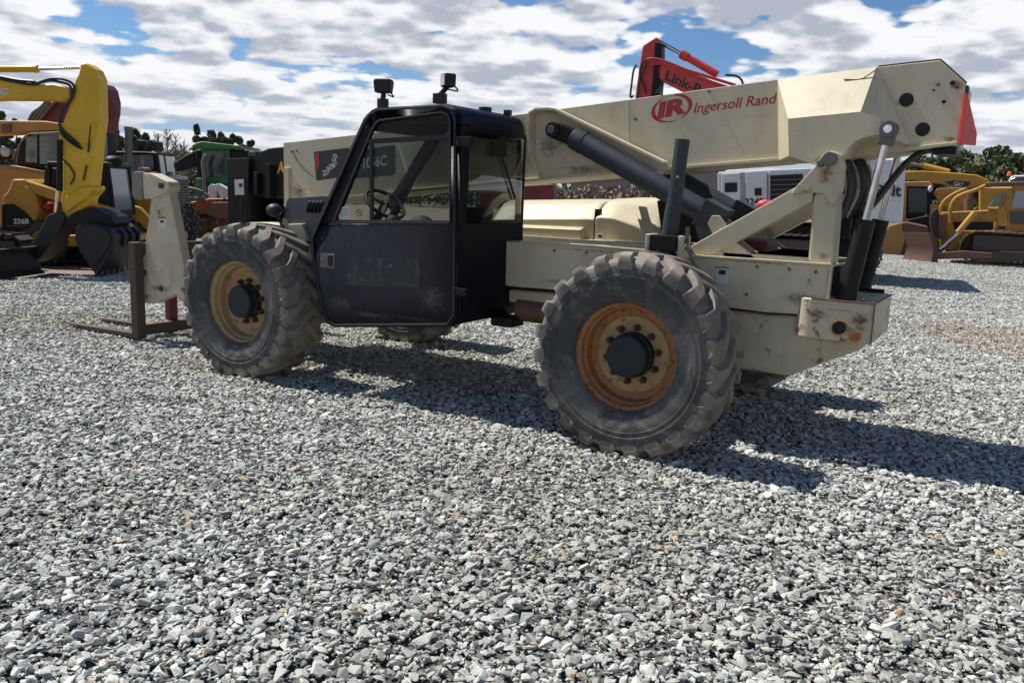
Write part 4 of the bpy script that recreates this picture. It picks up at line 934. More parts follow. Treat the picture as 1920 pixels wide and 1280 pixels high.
g = MB(); g.prism([Vector((q[0].x+.01, .60, q[0].z)), Vector((q[0].x+.01, .68, q[0].z)), Vector((q[1].x+.01, .68, q[1].z)), Vector((q[1].x+.01, .60, q[1].z))], (-.05, 0, 0)); build('cab_pillar', g, M['black'], cg, .004)
g = MB(); g.cyl(G_.L(241, 316, -.1), G_.L(241, 242, -.1), .075, n=18); g.cyl(G_.L(241, 245, -.1), G_.L(241, 238, -.1), .09, n=18); build('exhaust_stack', g, M['steel'], gr, .004)
slab('engine_hood', G_, [(229, 326), (300, 331), (318, 337), (318, 402), (232, 402)], .0, 1.25, M['orange'], gr, .03)
slab('hood_top', G_, [(229, 321), (262, 322), (318, 331), (318, 337), (300, 333), (229, 327)], -.04, 1.3, M['pale_grey'], gr, .01)
xg, zg1, zg0 = G_.L(318, 340, 0).x, G_.L(318, 339, 0).z, G_.L(318, 409, 0).z
g = MB(); g.box(xg-.02, xg+.05, .0, 1.22, zg0, zg1); gl = build('grille', g, M['black'], gr, .01)
for k in range(12): g = MB(); z = zg0+.05+(zg1-zg0-.1)*k/11; g.box(xg+.04, xg+.075, .06, 1.16, z, z+.022); build('grille_bar', g, M['steel'], gl)
slab('frame', G_, [(225, 400), (318, 406), (322, 440), (318, 462), (225, 462)], .2, 1.1, M['dark'], gr, .03)
slab('side_panel', G_, [(240, 345), (280, 345), (282, 380), (262, 398), (240, 398)], -.03, .0, M['cat'], gr, .01)
slab('lift_arm', G_, [(226, 384), (250, 390), (280, 420), (278, 434), (250, 410), (226, 400)], -.1, .05, M['cat'], gr, .01)
g = MB(); g.cyl(G_.L(318, 441, .1), G_.L(350, 441, .1), .09, n=18); build('hydraulic_tank', g, M['cat'], gr, .01)
slab('light_bar', G_, [(312, 324), (318, 321), (322, 326), (314, 328)], .1, .3, M['rust_brown'], gr, .006)
for xx in (238, 292):
    for yy in (.25, 1.1): sim_wheel((G_.L(xx, 462).x, yy, .62), .62, .45, gr, M['cat'])
# --- black grapple behind its cab
H_ = PL(at_depth(272, 34), 20)
gp = H_.root('log_grapple', 'black log grapple raised behind the grey glass cab', 'grapple')
slab('jaw', H_, [(249, 281), (250, 268), (258, 261), (268, 264), (273, 272), (264, 270), (258, 282)], 0, .5, M['black'], gp, .02)
slab('jaw', H_, [(272, 270), (282, 262), (292, 267), (294, 282), (289, 284), (286, 274), (278, 276)], 0, .5, M['black'], gp, .02)
slab('grapple_mast', H_, [(252, 280), (276, 280), (274, 420), (256, 420)], .1, .4, M['black'], gp, .02)

# --- green forestry machine
F_ = PL(at_depth(400, 27), 31)
fo = F_.root('feller_buncher', 'green forestry machine with dark windowed cab and black boom', 'forestry machine')
fc = slab('cab', F_, [(378, 276), (430, 276), (430, 345), (378, 345)], 0, 1.9, M['green'], fo, .03)
slab('roof', F_, [(364, 268.6), (379, 265), (449, 273), (449, 281), (430, 280), (366, 279)], -.15, 2.0, M['green'], fc, .02)
slab('window', F_, [(386, 283), (421, 284), (421, 332), (386, 332)], -.03, 0, M['far_glass'], fc, .006)
slab('body', F_, [(368, 345), (520, 345), (520, 420), (368, 420)], .0, 2.2, M['green'], fo, .05)
slab('tool_box', F_, [(367, 334), (378, 334), (378, 359), (366, 359)], -.3, .2, M['green'], fo, .01)
g = MB(); g.tube(F_.pts([(384, 372), (383, 330), (381, 305), (385, 294), (388, 291)], -.35), .07, 9); build('exhaust_pipe', g, M['steel'], fo)
slab('boom', F_, [(322, 308), (345, 292), (369, 280), (376, 283), (376, 308), (352, 318), (331, 322)], .4, .9, M['black'], fo, .03)
slab('boom_support', F_, [(366, 280), (378, 280), (378, 345), (370, 345)], .3, 1.0, M['black'], fo, .03)
slab('engine_cover', F_, [(430, 283), (450, 279), (501, 284), (522, 292), (522, 345), (430, 345)], .1, 2.1, M['black'], fo, .04)
slab('filler_cap', F_, [(465, 287), (468, 284), (478, 285), (480, 293), (465, 293)], .0, .3, M['green'], fo, .01)
track('crawler_track', F_.L(350, 420).x, F_.L(520, 420).x, -.3, .3, .03, .9, fo); track('crawler_track', F_.L(350, 420).x, F_.L(520, 420).x, 1.9, 2.5, .03, .9, fo)

# --- rusty orange machine with blade, and the white arm over it
R_ = PL(at_depth(390, 22), 30)
ro = R_.root('skidder', 'rusty brown and orange skidder with heavy blade, between fork plate and front tyre', 'skidder')
slab('blade', R_, [(379, 399), (399, 379), (432, 379), (450, 390), (450, 430), (428, 412), (404, 408)], -.2, .0, M['rust_brown'], ro, .015)
slab('body', R_, [(350, 380), (392, 372), (440, 371), (440, 382), (399, 380), (380, 402), (352, 402)], .0, 1.5, M['orange_red'], ro, .02)
slab('frame', R_, [(320, 402), (380, 402), (404, 412), (450, 405), (450, 440), (400, 450), (352, 445), (320, 440)], .1, 1.4, M['rust_brown'], ro, .02)
slab('strut', R_, [(357, 400), (363, 400), (364, 452), (357, 452)], -.1, .05, M['brown_steel'], ro, .01)
tubes('cable_rack', R_, [[(346, 362), (360, 366), (378, 362), (392, 368)], [(346, 372), (362, 374), (385, 376)], [(350, 352), (366, 355), (380, 360)], [(320, 418), (350, 416), (390, 412)]], .04, M['steel'], ro, -.1)
sim_wheel((R_.L(335, 445).x, .2, .6), .6, .45, ro, M['orange_red']); sim_wheel((R_.L(430, 445).x, .2, .6), .6, .45, ro, M['orange_red'])
WA = PL(at_depth(410, 24.5), 30)
wa = WA.root('loader_arm', 'white bent lift arm above the rusty brown blade', 'lift arm')
slab('arm_link', WA, [(390, 373), (390, 351), (396, 345), (402, 347), (402, 372)], 0, .2, M['white'], wa, .012)
slab('arm_beam', WA, [(404, 346), (409, 344), (440, 362), (440, 374), (416, 373), (410, 365)], 0, .25, M['white'], wa, .012)
slab('arm_post', WA, [(412, 370), (436, 370), (436, 440), (412, 440)], .05, .3, M['steel'], wa, .012)
WS = PL(at_depth(492, 20), 12)
ws = slab('warning_board', WS, [(485, 381), (499, 384), (499, 397), (485, 392)], 0, .03, M['white_decal'], None, .004); ws.location = WS.O; ws.rotation_euler.z = WS.a
tag(ws, 'small red and white board below the black boom head', 'sign')
for pts in ([(485.5, 382), (492, 387.5), (485.5, 387)],): slab('red_arrow', WS, pts, -.006, 0, M['red_decal'], ws, 0)
slab('sign_post', WS, [(490, 394), (494, 394), (494, 440), (490, 440)], 0, .04, M['steel'], ws, .004)

# --- red and pale grey excavator behind the telehandler
L_ = PL(vz(1560, 530), 10)
lb = L_.root('excavator', 'red boomed excavator with pale grey house, behind the telehandler', 'excavator')
lbm = slab('boom', L_, [(1229, 126), (1240, 118), (1254, 122), (1348, 158), (1420, 186), (1452, 225), (1470, 296), (1425, 298), (1405, 250), (1380, 212), (1285, 175), (1237, 150)], 1.2, 1.65, M['red'], lb, .02)
LL = lambda x, y: L_.L(x, y, 1.2)
text('maker_lettering', 'Link-Belt', LL(1246, 150), LL(1340, 192), LL(1252, 131), M['black_decal'], lbm, bold=.03)
st = slab('stick', L_, [(1205, 86), (1229, 69.7), (1234, 72), (1240, 86), (1240, 120), (1236, 160), (1232, 240), (1216, 300), (1196, 300), (1188, 240), (1191, 180), (1197, 135)], 1.25, 1.6, M['red'], lb, .02)
slab('stick_edge', L_, [(1228, 80), (1240, 80), (1240, 130), (1235, 190), (1220, 190), (1224, 140)], 1.2, 1.62, M['black'], st, .01)
g = MB(); g.cyl(L_.L(1237, 79, 1.42), L_.L(1280, 103, 1.42), .045, n=16); rd = build('chrome_rod', g, M['chrome'], lb)
g = MB(); g.cyl(L_.L(1277, 101, 1.42), L_.L(1345, 140, 1.42), .085, n=18); g.cyl(L_.L(1277, 101, 1.42), L_.L(1289, 108, 1.42), .105, n=18); build('arm_cylinder', g, M['red'], lb, .006)
tubes('hydraulic_pipe', L_, [[(1213, 112), (1224, 110), (1250, 116), (1300, 136), (1376, 160)], [(1216, 116), (1232, 116), (1256, 124), (1330, 152), (1366, 164)], [(1220, 120), (1250, 121), (1310, 138), (1380, 160)]], .028, M['red'], lb, 1.15)
tubes('hose', L_, [[(1210, 112), (1203, 122), (1200, 138), (1208, 160), (1212, 176)], [(1194, 122), (1188, 132), (1184, 160), (1182, 182), (1188, 180)], [(1230, 176), (1241, 162), (1240, 154)], [(1360, 141), (1380, 143), (1390, 150), (1394, 162)], [(1213, 118), (1204, 140), (1198, 160), (1196, 184)]], .025, M['hose'], lb, 1.12)
slab('boom_foot', L_, [(1410, 290), (1415, 262), (1470, 262), (1480, 290)], 1.0, 1.9, M['red'], lb, .03)
hs = slab('house', L_, [(1345, 322), (1500, 316), (1616, 300), (1690, 300), (1690, 412), (1345, 412)], .1, 2.7, M['pale_grey'], lb, .04)
slab('door_panel', L_, [(1398, 322), (1438, 319), (1438, 404), (1398, 404)], .05, .1, M['white'], hs, .01)
slab('door_panel', L_, [(1441, 319), (1560, 314), (1560, 404), (1441, 404)], .05, .1, M['white'], hs, .01)
slab('cab_panel', L_, [(1352, 326), (1388, 324), (1388, 380), (1352, 380)], .03, .1, M['white'], hs, .01)
vg = slab('vent_grille', L_, [(1444, 329), (1505, 326), (1505, 381), (1444, 382)], .02, .05, M['dark'], hs, .004)
for k in range(5): g = MB(); g.bar(L_.L(1445, 338+k*9, .015), L_.L(1504, 336+k*9, .015), .01, .02); build('grille_bar', g, M['steel'], vg)
slab('small_vent', L_, [(1359, 343), (1382, 342), (1382, 360), (1359, 361)], .0, .03, M['dark'], hs, .004); slab('small_vent', L_, [(1415, 353), (1428, 352.5), (1428, 366.5), (1415, 367)], .03, .05, M['dark'], hs, .004)
text('number_lettering', '3240', *[L_.L(*q, .04) for q in ((1397, 386), (1432, 385), (1397, 372))], M['black_decal'], hs, bold=.03)
cw = slab('counterweight', L_, [(1612, 300), (1624, 294), (1690, 296), (1699, 306), (1692, 420), (1616, 414)], -.06, 2.8, M['white'], lb, .05)
text('maker_lettering', 'Link-Belt', *[L_.L(*q, -.07) for q in ((1582, 367), (1690, 369), (1582, 345))], M['black_decal'], cw, bold=.03)
track('crawler_track', L_.L(1395, 540).x, L_.L(1634, 540).x, -.1, .5, .03, .95, lb); track('crawler_track', L_.L(1395, 540).x, L_.L(1655, 540).x, 2.3, 2.9, .03, .95, lb)
slab('car_body', L_, [(1400, 420), (1640, 420), (1620, 500), (1420, 500)], .5, 2.3, M['dark'], lb, .05)
g = MB(); g.ball(L_.L(1436, 385, -.15), .2, .1, .12); build('red_lamp_cover', g, M['red'], lb)

# --- ochre excavator with black logo patch, far right
A_ = PL(at_depth(1770, 34), 2)
ce = A_.root('excavator', 'ochre yellow excavator with dark logo patch on its long boom', 'excavator')
ab = slab('boom', A_, [(1560, 352), (1640, 330), (1700, 321), (1728, 320), (1790, 324), (1831, 327.5), (1852, 336), (1860, 344), (1856, 357), (1848, 373), (1831, 366), (1805, 354), (1765, 345), (1700, 336), (1640, 346), (1570, 366)], .6, 1.2, M['cat'], ce, .03)
lens = [(1770, 342), (1786, 338.5), (1820, 341.5), (1815, 348), (1806, 352), (1785, 347.5)]
pt = slab('logo_patch', A_, lens, .57, .6, M['black_decal'], ab, 0)
text('logo_lettering', 'CAT', *[A_.L(*q, .565) for q in ((1788, 347.5), (1806, 350.5), (1788.5, 340.5))], M['white_decal'], pt, bold=.05)
g = MB(); g.cyl(A_.L(1732, 311, .8), A_.L(1780, 323, .8), .12, n=16); acx = build('arm_cylinder', g, M['cat'], ce, .01)
g = MB(); g.cyl(A_.L(1690, 305, .8), A_.L(1733, 311.5, .8), .07, n=12); build('chrome_rod', g, M['steel'], acx)
slab('house', A_, [(1835, 350), (1960, 350), (1960, 430), (1835, 430)], 0, 2.8, M['cat'], ce, .06)
slab('boom_shadow_plate', A_, [(1815, 353), (1840, 350), (1850, 372), (1826, 372)], .5, 1.3, M['black'], ce, .02)
slab('stick', A_, [(1570, 345), (1590, 340), (1600, 470), (1588, 476)], .65, 1.1, M['cat'], ce, .03)
track('crawler_track', A_.L(1800, 470).x, A_.L(1990, 470).x, -.3, .3, .03, 1.0, ce); track('crawler_track', A_.L(1800, 470).x, A_.L(1990, 470).x, 2.4, 3.0, .03, 1.0, ce)

# --- loader with orange bucket
B2_ = PL(at_depth(1700, 29), 4)
lo_ = B2_.root('wheel_loader', 'yellow wheel loader with rusty orange bucket, beside the rusty bulldozer', 'wheel loader')
lc = slab('cab', B2_, [(1692, 341), (1747, 344), (1745, 410), (1692, 410)], .3, 1.9, M['black'], lo_, .03)
slab('roof', B2_, [(1690, 341), (1742, 340), (1748, 346), (1745, 350), (1690, 349)], .2, 2.0, M['orange'], lc, .02)
slab('window', B2_, [(1703, 352), (1738, 354), (1738, 398), (1703, 400)], .27, .3, M['far_glass'], lc, .004)
slab('corner_post', B2_, [(1690, 346), (1700, 346), (1698, 430), (1688, 430)], .2, .4, M['cat'], lc, .01)
slab('engine_hood', B2_, [(1750, 362), (1757, 354), (1806, 352), (1812, 358), (1812, 410), (1770, 410), (1763, 382)], .3, 1.9, M['cat'], lo_, .03)
slab('hood_lip', B2_, [(1752, 360), (1758, 353), (1808, 352), (1804, 358), (1764, 366)], .2, .3, M['orange'], lo_, .01)
slab('body', B2_, [(1735, 382), (1768, 382), (1815, 408), (1815, 445), (1735, 445)], .3, 1.9, M['cat'], lo_, .03)
bu = slab('bucket', B2_, [(1652, 478), (1656, 440), (1668, 421), (1700, 416), (1738, 424), (1742, 440), (1730, 450), (1700, 470), (1690, 483), (1658, 484)], -.6, 2.6, M['rust_brown'], lo_, .03)
slab('bucket_side', B2_, [(1652, 478), (1656, 442), (1668, 423), (1690, 418), (1696, 450), (1688, 480), (1658, 483)], -.66, -.6, M['orange'], bu, .01)
slab('bucket_edge', B2_, [(1652, 482), (1692, 482), (1692, 486), (1652, 486)], -.68, 2.6, M['orange'], bu, .008)
slab('lift_arm', B2_, [(1700, 412), (1740, 404), (1752, 420), (1750, 440), (1738, 434), (1705, 428)], .0, .3, M['black'], lo_, .02)
g = MB(); g.ball(B2_.L(1744, 354, .1), .07, .06, .11); build('mirror', g, M['white'], lo_)
for xx in (1740, 1805):
    for yy in (.3, 2.0): sim_wheel((B2_.L(xx, 460).x, yy, .7), .7, .55, lo_, M['cat'])

# --- rusty bulldozer
Z_ = PL(vz(1775, 494), 2)
dz = Z_.root('bulldozer', 'old rusty yellow bulldozer with brown blade, rounded tube guard and steel tracks', 'bulldozer')
slab('hood', Z_, [(1764, 398), (1800, 396), (1866, 393), (1870, 402), (1870, 416), (1764, 416)], .5, 1.7, M['rusty_yellow'], dz, .03)
slab('engine_side', Z_, [(1784, 414), (1862, 414), (1862, 432), (1784, 432)], .55, 1.6, M['dark'], dz, .01)
slab('engine_frame', Z_, [(1762, 412), (1785, 414), (1790, 432), (1862, 432), (1866, 412), (1872, 412), (1872, 462), (1780, 470), (1762, 462)], .48, 1.7, M['rusty_yellow'], dz, .02)
slab('radiator_guard', Z_, [(1758, 404), (1770, 402), (1775, 445), (1765, 452), (1757, 440)], .3, 1.9, M['rust_brown'], dz, .02)
g = MB()
for k in range(5): g.tube(Z_.pts([(1757, 392), (1748+k*2.4, 402), (1746+k*2.5, 425), (1752+k*2, 446)], .0+.1*k), .05, 8)
build('hose_bundle', g, M['hose'], dz)
for w in (.35, 1.6):
    g = MB(); g.tube(Z_.pts([(1783, 418), (1782, 392), (1790, 374), (1806, 364), (1830, 356), (1852, 346)], w), .055, 10); build('guard_tube', g, M['rusty_yellow'], dz)
g = MB(); g.tube(Z_.pts([(1764, 402), (1765, 386), (1776, 372), (1796, 360), (1812, 354)], .9), .05, 10); build('guard_tube', g, M['rusty_yellow'], dz)
slab('canopy', Z_, [(1846, 343), (1862, 341), (1925, 340), (1925, 347), (1862, 348), (1848, 350)], .2, 2.0, M['rust_brown'], dz, .02)
dc = slab('cab', Z_, [(1886, 432), (1890, 400), (1882, 388), (1900, 346), (1975, 345), (1975, 440), (1886, 440)], .3, 1.9, M['rusty_yellow'], dz, .03)
slab('window', Z_, [(1896, 390), (1904, 358), (1940, 357), (1940, 391)], .26, .3, M['pale_grey'], dc, .006); slab('window', Z_, [(1893, 396), (1940, 396), (1940, 420), (1896, 420)], .26, .3, M['far_glass'], dc, .006)
slab('windscreen', Z_, [(1852, 388), (1870, 366), (1888, 358), (1884, 372), (1874, 387)], .6, .7, M['pale_glass'], dc, .006)
g = MB(); g.tube(Z_.pts([(1852, 390), (1874, 389), (1886, 364)], .5), .04, 8); build('windscreen_frame', g, M['orange'], dc)
g = MB(); g.cyl(Z_.L(1816, 398, .9), Z_.L(1816, 372, .9), .13, n=16); g.cyl(Z_.L(1818, 372, .9), Z_.L(1819, 356, .9), .09, n=16); build('exhaust_stack', g, M['rust_brown'], dz, .01)
bl = MB(); a, c = Z_.G(1692, 487), Z_.G(1750, 493); 
top = [Z_.L(1692, 435, a.y), Z_.L(1742, 437, c.y)]; midp = [Z_.L(1690, 462, a.y), Z_.L(1749, 464, c.y)]
q = [[top[0], Vector((top[0].x+.18, a.y+.05, top[0].z*.5)), Vector((a.x, a.y, .02))], [top[1], Vector((top[1].x+.16, c.y+.05, top[1].z*.5)), Vector((c.x, c.y, .02))]]
f3 = [v for s_ in q for v in s_]; back = [v+Vector((.12, .02, 0)) for v in f3]
bl.add(f3+back, [(0, 1, 4, 3), (1, 2, 5, 4), (6, 9, 10, 7), (7, 10, 11, 8), (0, 3, 9, 6), (2, 8, 11, 5), (0, 6, 7, 1), (1, 7, 8, 2), (3, 4, 10, 9), (4, 5, 11, 10)])
build('blade', bl, M['rust_brown'], dz, .01)
slab('blade_end', Z_, [(1742, 436), (1753, 450), (1758, 490), (1746, 492), (1750, 466)], c.y-.1, c.y+.1, M['brown_steel'], dz, .01, tw=c.y)
slab('push_arm', Z_, [(1752, 474), (1806, 470), (1860, 474), (1860, 484), (1752, 486)], -.1, .1, M['rust_brown'], dz, .015)
g = MB(); g.cyl(Z_.L(1796, 436, .0), Z_.L(1828, 398, .0), .085, n=14); bc = build('blade_cylinder', g, M['orange'], dz, .006)
g = MB(); g.cyl(Z_.L(1762, 467, .0), Z_.L(1797, 436, .0), .045, n=12); build('chrome_rod', g, M['chrome'], bc)
track('crawler_track', Z_.L(1796, 490).x, Z_.L(2010, 490).x, .0, .5, .05, .98, dz); track('crawler_track', Z_.L(1796, 490).x, Z_.L(2010, 490).x, 1.7, 2.2, .05, .98, dz)
slab('track_guard', Z_, [(1812, 478), (1830, 470), (1916, 472), (1990, 474), (1990, 490), (1830, 492)], -.04, .04, M['brown_steel'], dz, .01)

# --- white vehicle with beacon behind the bulldozer cab
V_ = PL(at_depth(1908, 42), 2)
vt = V_.root('service_truck', 'white truck cab with orange beacon showing over the bulldozer canopy', 'truck')
slab('cab', V_, [(1892, 334), (1900, 329), (1990, 326), (1990, 430), (1892, 430)], 0, 2.2, M['white'], vt, .05)
slab('window', V_, [(1895, 337), (1903, 332), (1940, 331), (1940, 352), (1895, 352)], -.03, 0, M['far_glass'], vt, .01)
g = MB(); c = V_.L(1892.5, 326, .4); g.cyl(c-Vector((0, 0, .1)), c+Vector((0, 0, .06)), .11, .09, 14); g.ball(c+Vector((0, 0, .06)), .09, .09, .06, 14, 6); build('beacon', g, M['beacon'], vt, .006)
g = MB(); g.tube(V_.pts([(1892.5, 328), (1893, 334), (1896, 336)], .4), .05, 6); build('beacon_bracket', g, M['black'], vt)
for xx in (1915, 1975):
    for yy in (.1, 2.0): sim_wheel((V_.L(xx, 430).x, yy, .5), .5, .3, vt, M['white'])

# --- seen under the boom: container, shed, brush
U_ = PL(at_depth(1010, 36), 25)
ct = slab('shipping_container', U_, [(900, 352), (1038, 346), (1038, 385), (900, 392)], 0, 2.4, M['maroon'], None, .02); ct.location = U_.O; ct.rotation_euler.z = U_.a
tag(ct, 'dark red steel container seen between telehandler cab and boom', 'container')
X_ = PL(at_depth(1180, 60), 25)
sh = X_.root('metal_shed', 'long grey corrugated shed seen under the telehandler boom', 'shed')
slab('wall', X_, [(1070, 338), (1360, 316), (1360, 400), (1070, 400)], 0, 9, M['shed'], sh, .02)
slab('roof', X_, [(1060, 338), (1370, 313), (1370, 318), (1060, 344)], -.4, 9.4, M['pale_grey'], sh, .02)
slab('door', X_, [(1130, 352), (1160, 350), (1160, 395), (1130, 395)], -.05, 0, M['rust_brown'], sh, .01)

# ------------------------------------------------------------------ trees
def set_tone(me, arr):
    a = me.attributes.new('tone', 'FLOAT', 'POINT'); a.data.foreach_set('value', np.asarray(arr, np.float32))
def leaves(name, centers, radii, per, size, mt, par, flat=1.0):
    """leaf faces spread through clumps; each clump has its own light or dark tone"""
    C_, T_ = [], []
    for (c, r) in zip(centers, radii):
        d = rng.normal(size=(per, 3)); d /= np.linalg.norm(d, axis=1)[:, None]; rr = rng.uniform(.35, 1, (per, 1))**.6
        C_.append(np.array(c)+d*rr*np.array(r)); T_.append(np.clip(rng.normal(rng.uniform(.15, .85), .18, per), 0, 1))
    C_ = np.concatenate(C_); T_ = np.concatenate(T_); n = len(C_)
    u = rng.normal(size=(n, 3)); u /= np.linalg.norm(u, axis=1)[:, None]; w = np.cross(u, rng.normal(size=(n, 3))); w /= np.linalg.norm(w, axis=1)[:, None]
    s = size*rng.uniform(.6, 1.4, (n, 1)); V = np.stack([C_-u*s, C_+w*s*.45*flat, C_+u*s, C_-w*s*.45*flat], 1).reshape(-1, 3)
    me = bpy.data.meshes.new(name); me.from_pydata(V.tolist(), [], np.arange(n*4).reshape(-1, 4).tolist()); me.materials.append(mt); set_tone(me, np.repeat(T_, 4))
    o = bpy.data.objects.new(name, me); COL.objects.link(o); o.parent = par; return o
def trunk(h, r, par, branches=()):
    g = MB(); lean = random.uniform(-.02, .02)*h
    g.cyl((0, 0, -.05), (lean*.5, 0, h*.5), r, r*.65, 9); g.cyl((lean*.5, 0, h*.5), (lean, 0, h), r*.65, r*.15, 9)
    for (z, a, l, up) in branches: g.cyl((lean*z/h, 0, z), (lean*z/h+math.cos(a)*l, math.sin(a)*l, z+up), r*.22, r*.06, 5, cap=False)
    return build('trunk', g, M['bark'], par)
def pine(px, top, depth, wid, label, mt='needles', group=None):
    P_ = at_depth(px, depth); r = ray(px, top); h = (C0+r*depth).z
    t = root('pine_tree', P_, random.uniform(0, 6), label, 'tree', group)
    cs, rs, br = [], [], []
    n = 7
    for k in range(n):
        z = h*(.28+.70*k/(n-1)); R_ = wid*(1-.82*k/(n-1))*random.uniform(.75, 1.15)
        m_ = max(2, int(6*(1-k/n)))
        for q in range(m_):
            a = random.uniform(0, 6.28); d = R_*random.uniform(.35, .8)
            cs.append((math.cos(a)*d, math.sin(a)*d, z+random.uniform(-.2, .2))); rs.append((R_*.34, R_*.34, .26*h/n)); br.append((z, a, d, .1))
    cs.append((0, 0, h*.97)); rs.append((wid*.12, wid*.12, h*.06))
    trunk(h*.98, .015*h+.05, t, br[:20]); leaves('crown', cs, rs, 260, .17, M[mt], t); return t
def broad(px, top, depth, wid, label, mt, group=None, base=.22):
    P_ = at_depth(px, depth); h = (C0+ray(px, top)*depth).z
    t = root('leafy_tree', P_, random.uniform(0, 6), label, 'tree', group); cs, rs, br = [], [], []
    for k in range(30):
        z = h*random.uniform(base, .93); s = math.sin(math.pi*min(1, max(.08, (z/h-base+.12)/(1.08-base))))**.7
        a = random.uniform(0, 6.28); d = wid*s*random.uniform(.15, .95); cs.append((math.cos(a)*d, math.sin(a)*d, z)); q = wid*random.uniform(.16, .30); rs.append((q, q, q*.75))
        br.append((z*.75, a, d, z*.2))
    trunk(h*.85, .018*h+.06, t, br[:12]); leaves('crown', cs, rs, 170, .2, M[mt], t); return t
def bare(px, top, depth, label, group):
    P_ = at_depth(px, depth); h = (C0+ray(px, top)*depth).z
    t = root('bare_tree', P_, random.uniform(0, 6), label, 'tree', group); g = MB(); g.cyl((0, 0, 0), (0, 0, h), .10, .02, 7); build('trunk', g, M['twig'], t)
    g = MB()
    for k in range(46):
        z = h*random.uniform(.25, .97); a = random.uniform(0, 6.28); l = (1-z/h*.75)*h*.22; e = Vector((math.cos(a)*l, math.sin(a)*l, z+l*1.1)); g.cyl((0, 0, z), e, .03, .012, 4, cap=False)
        for q in range(3):
            f = random.uniform(.3, .9); s_ = Vector((0, 0, z)).lerp(e, f); g.cyl(s_, s_+Vector((random.uniform(-1, 1), random.uniform(-1, 1), random.uniform(.4, 1.4)))*l*.35, .015, .007, 3, cap=False)
    build('crown', g, M['twig'], t); return t
GL = 'pines beyond the left machines'
for (px, top, dp, w, lab) in ((10, 216, 62, 2.2, 'dark pine at the left edge above the orange loader arm'), (38, 230, 66, 1.6, 'small pine tip just right of the dark edge pine'),
        (204, 250, 58, 1.7, 'dark pine just right of the dark red arm'), (222, 246, 60, 1.8, 'dark pine left of the exhaust stack'), (262, 252, 62, 1.8, 'dark pine right of the exhaust stack'), (278, 256, 60, 1.6, 'low dark pine behind the black grapple'),
        (374, 243, 70, 1.5, 'tallest thin pine above the green machine roof'), (399, 250, 66, 2.0, 'bushy pine second from the tall thin one'), (419, 256, 70, 1.6, 'pine above the middle of the green roof'), (439, 256, 72, 1.6, 'forked pine above the green roof end'), (452, 262, 70, 1.8, 'rounded pine above the black engine cover'), (470, 269, 70, 1.5, 'lowest pine beside the cream boom tip')):
    pine(px, top, dp, w, lab, group=GL)
for (px, top, dp, w, lab) in ((212, 262, 54, 2.2, 'low bushy pine between the red arm and the exhaust stack'), (234, 262, 56, 2.0, 'low pine half hidden by the exhaust stack'), (250, 258, 55, 1.9, 'pine directly right of the exhaust stack top'), (196, 272, 52, 2.0, 'lowest pine touching the dark red arm'), (408, 264, 62, 2.2, 'low wide pine behind the green cab roof'), (430, 264, 62, 2.2, 'low wide pine right of the green cab roof'), (388, 262, 64, 1.8, 'low pine between the tall thin and the bushy pine')):
    pine(px, top, dp, w, lab, group=GL)
for (px, top, dp, lab) in ((302, 252, 55, 'bare grey tree nearest the black grapple'), (318, 247, 57, 'tall bare grey tree left of the green machine'), (334, 254, 55, 'thin bare tree in the middle of the bare clump'), (348, 266, 56, 'low bare tree above the black forestry boom')):
    bare(px, top, dp, lab, 'bare trees behind the cabs')
GR = 'trees beyond the right machines'
for (px, top, dp, w, mt_, lab) in ((1716, 296, 70, 2.8, 'olive', 'olive leafy tree left of the tall right trees'), (1752, 296, 66, 2.5, 'needles', 'dark green tree behind the ochre boom cylinder'), (1792, 280, 68, 3.3, 'needles', 'broad dark green tree in the right clump'),
        (1850, 266, 70, 3.2, 'needles', 'tallest dark tree above the bulldozer'), (1825, 300, 60, 2.4, 'leaves', 'light green tree in front of the tallest dark tree'), (1893, 284, 68, 2.3, 'needles', 'dark green tree above the bulldozer cab'), (1870, 312, 58, 2.2, 'leaves', 'low light green tree above the bulldozer canopy'), (1925, 300, 66, 2.4, 'olive', 'olive tree at the right edge')):
    broad(px, top, dp, w, lab, mt_, GR)
# far scrub along the edge of the yard
sc = bpy.data.objects.new('treeline', None)
cs, rs = [], []
for k in range(420):
    px = random.uniform(-300, 2300); dp = random.uniform(72, 95); p_ = at_depth(px, dp); hh = random.uniform(1.6, 3.2)+(1.0 if px > 1600 else 1.6 if px < 520 else 0)
    cs.append((p_.x, p_.y, hh*.5)); rs.append((1.9, 1.9, hh*.5))
tl = leaves('treeline', cs, rs, 150, .26, M['needles'], None); tag(tl, 'low scrub wood along the far edge of the yard', 'scrub', kind='stuff')
bpy.data.objects.remove(sc)
# brown brush under the boom
for k, px in enumerate((1062, 1105, 1150, 1196, 1236)):
    P_ = at_depth(px, 44); t = root('bare_shrub', P_, 0, ('first brown shrub, nearest the black cab,', 'second brown shrub from the black cab,', 'third brown shrub, middle one of the row,', 'fourth brown shrub from the black cab,', 'last brown shrub, nearest the standing black tube,')[k]+' above the cream hood', 'shrub', 'brown shrubs in front of the shed')
    leaves('foliage', [(random.uniform(-.8, .8), random.uniform(-.5, .5), random.uniform(.5, 1.7)) for q in range(10)], [(.7, .6, .5)]*10, 60, .14, M['twig'], t)
    g = MB()
    for q in range(7): g.cyl((0, 0, 0), (random.uniform(-1, 1), random.uniform(-.6, .6), random.uniform(1.2, 2.1)), .03, .01, 4)
    build('stem', g, M['bark'], t)
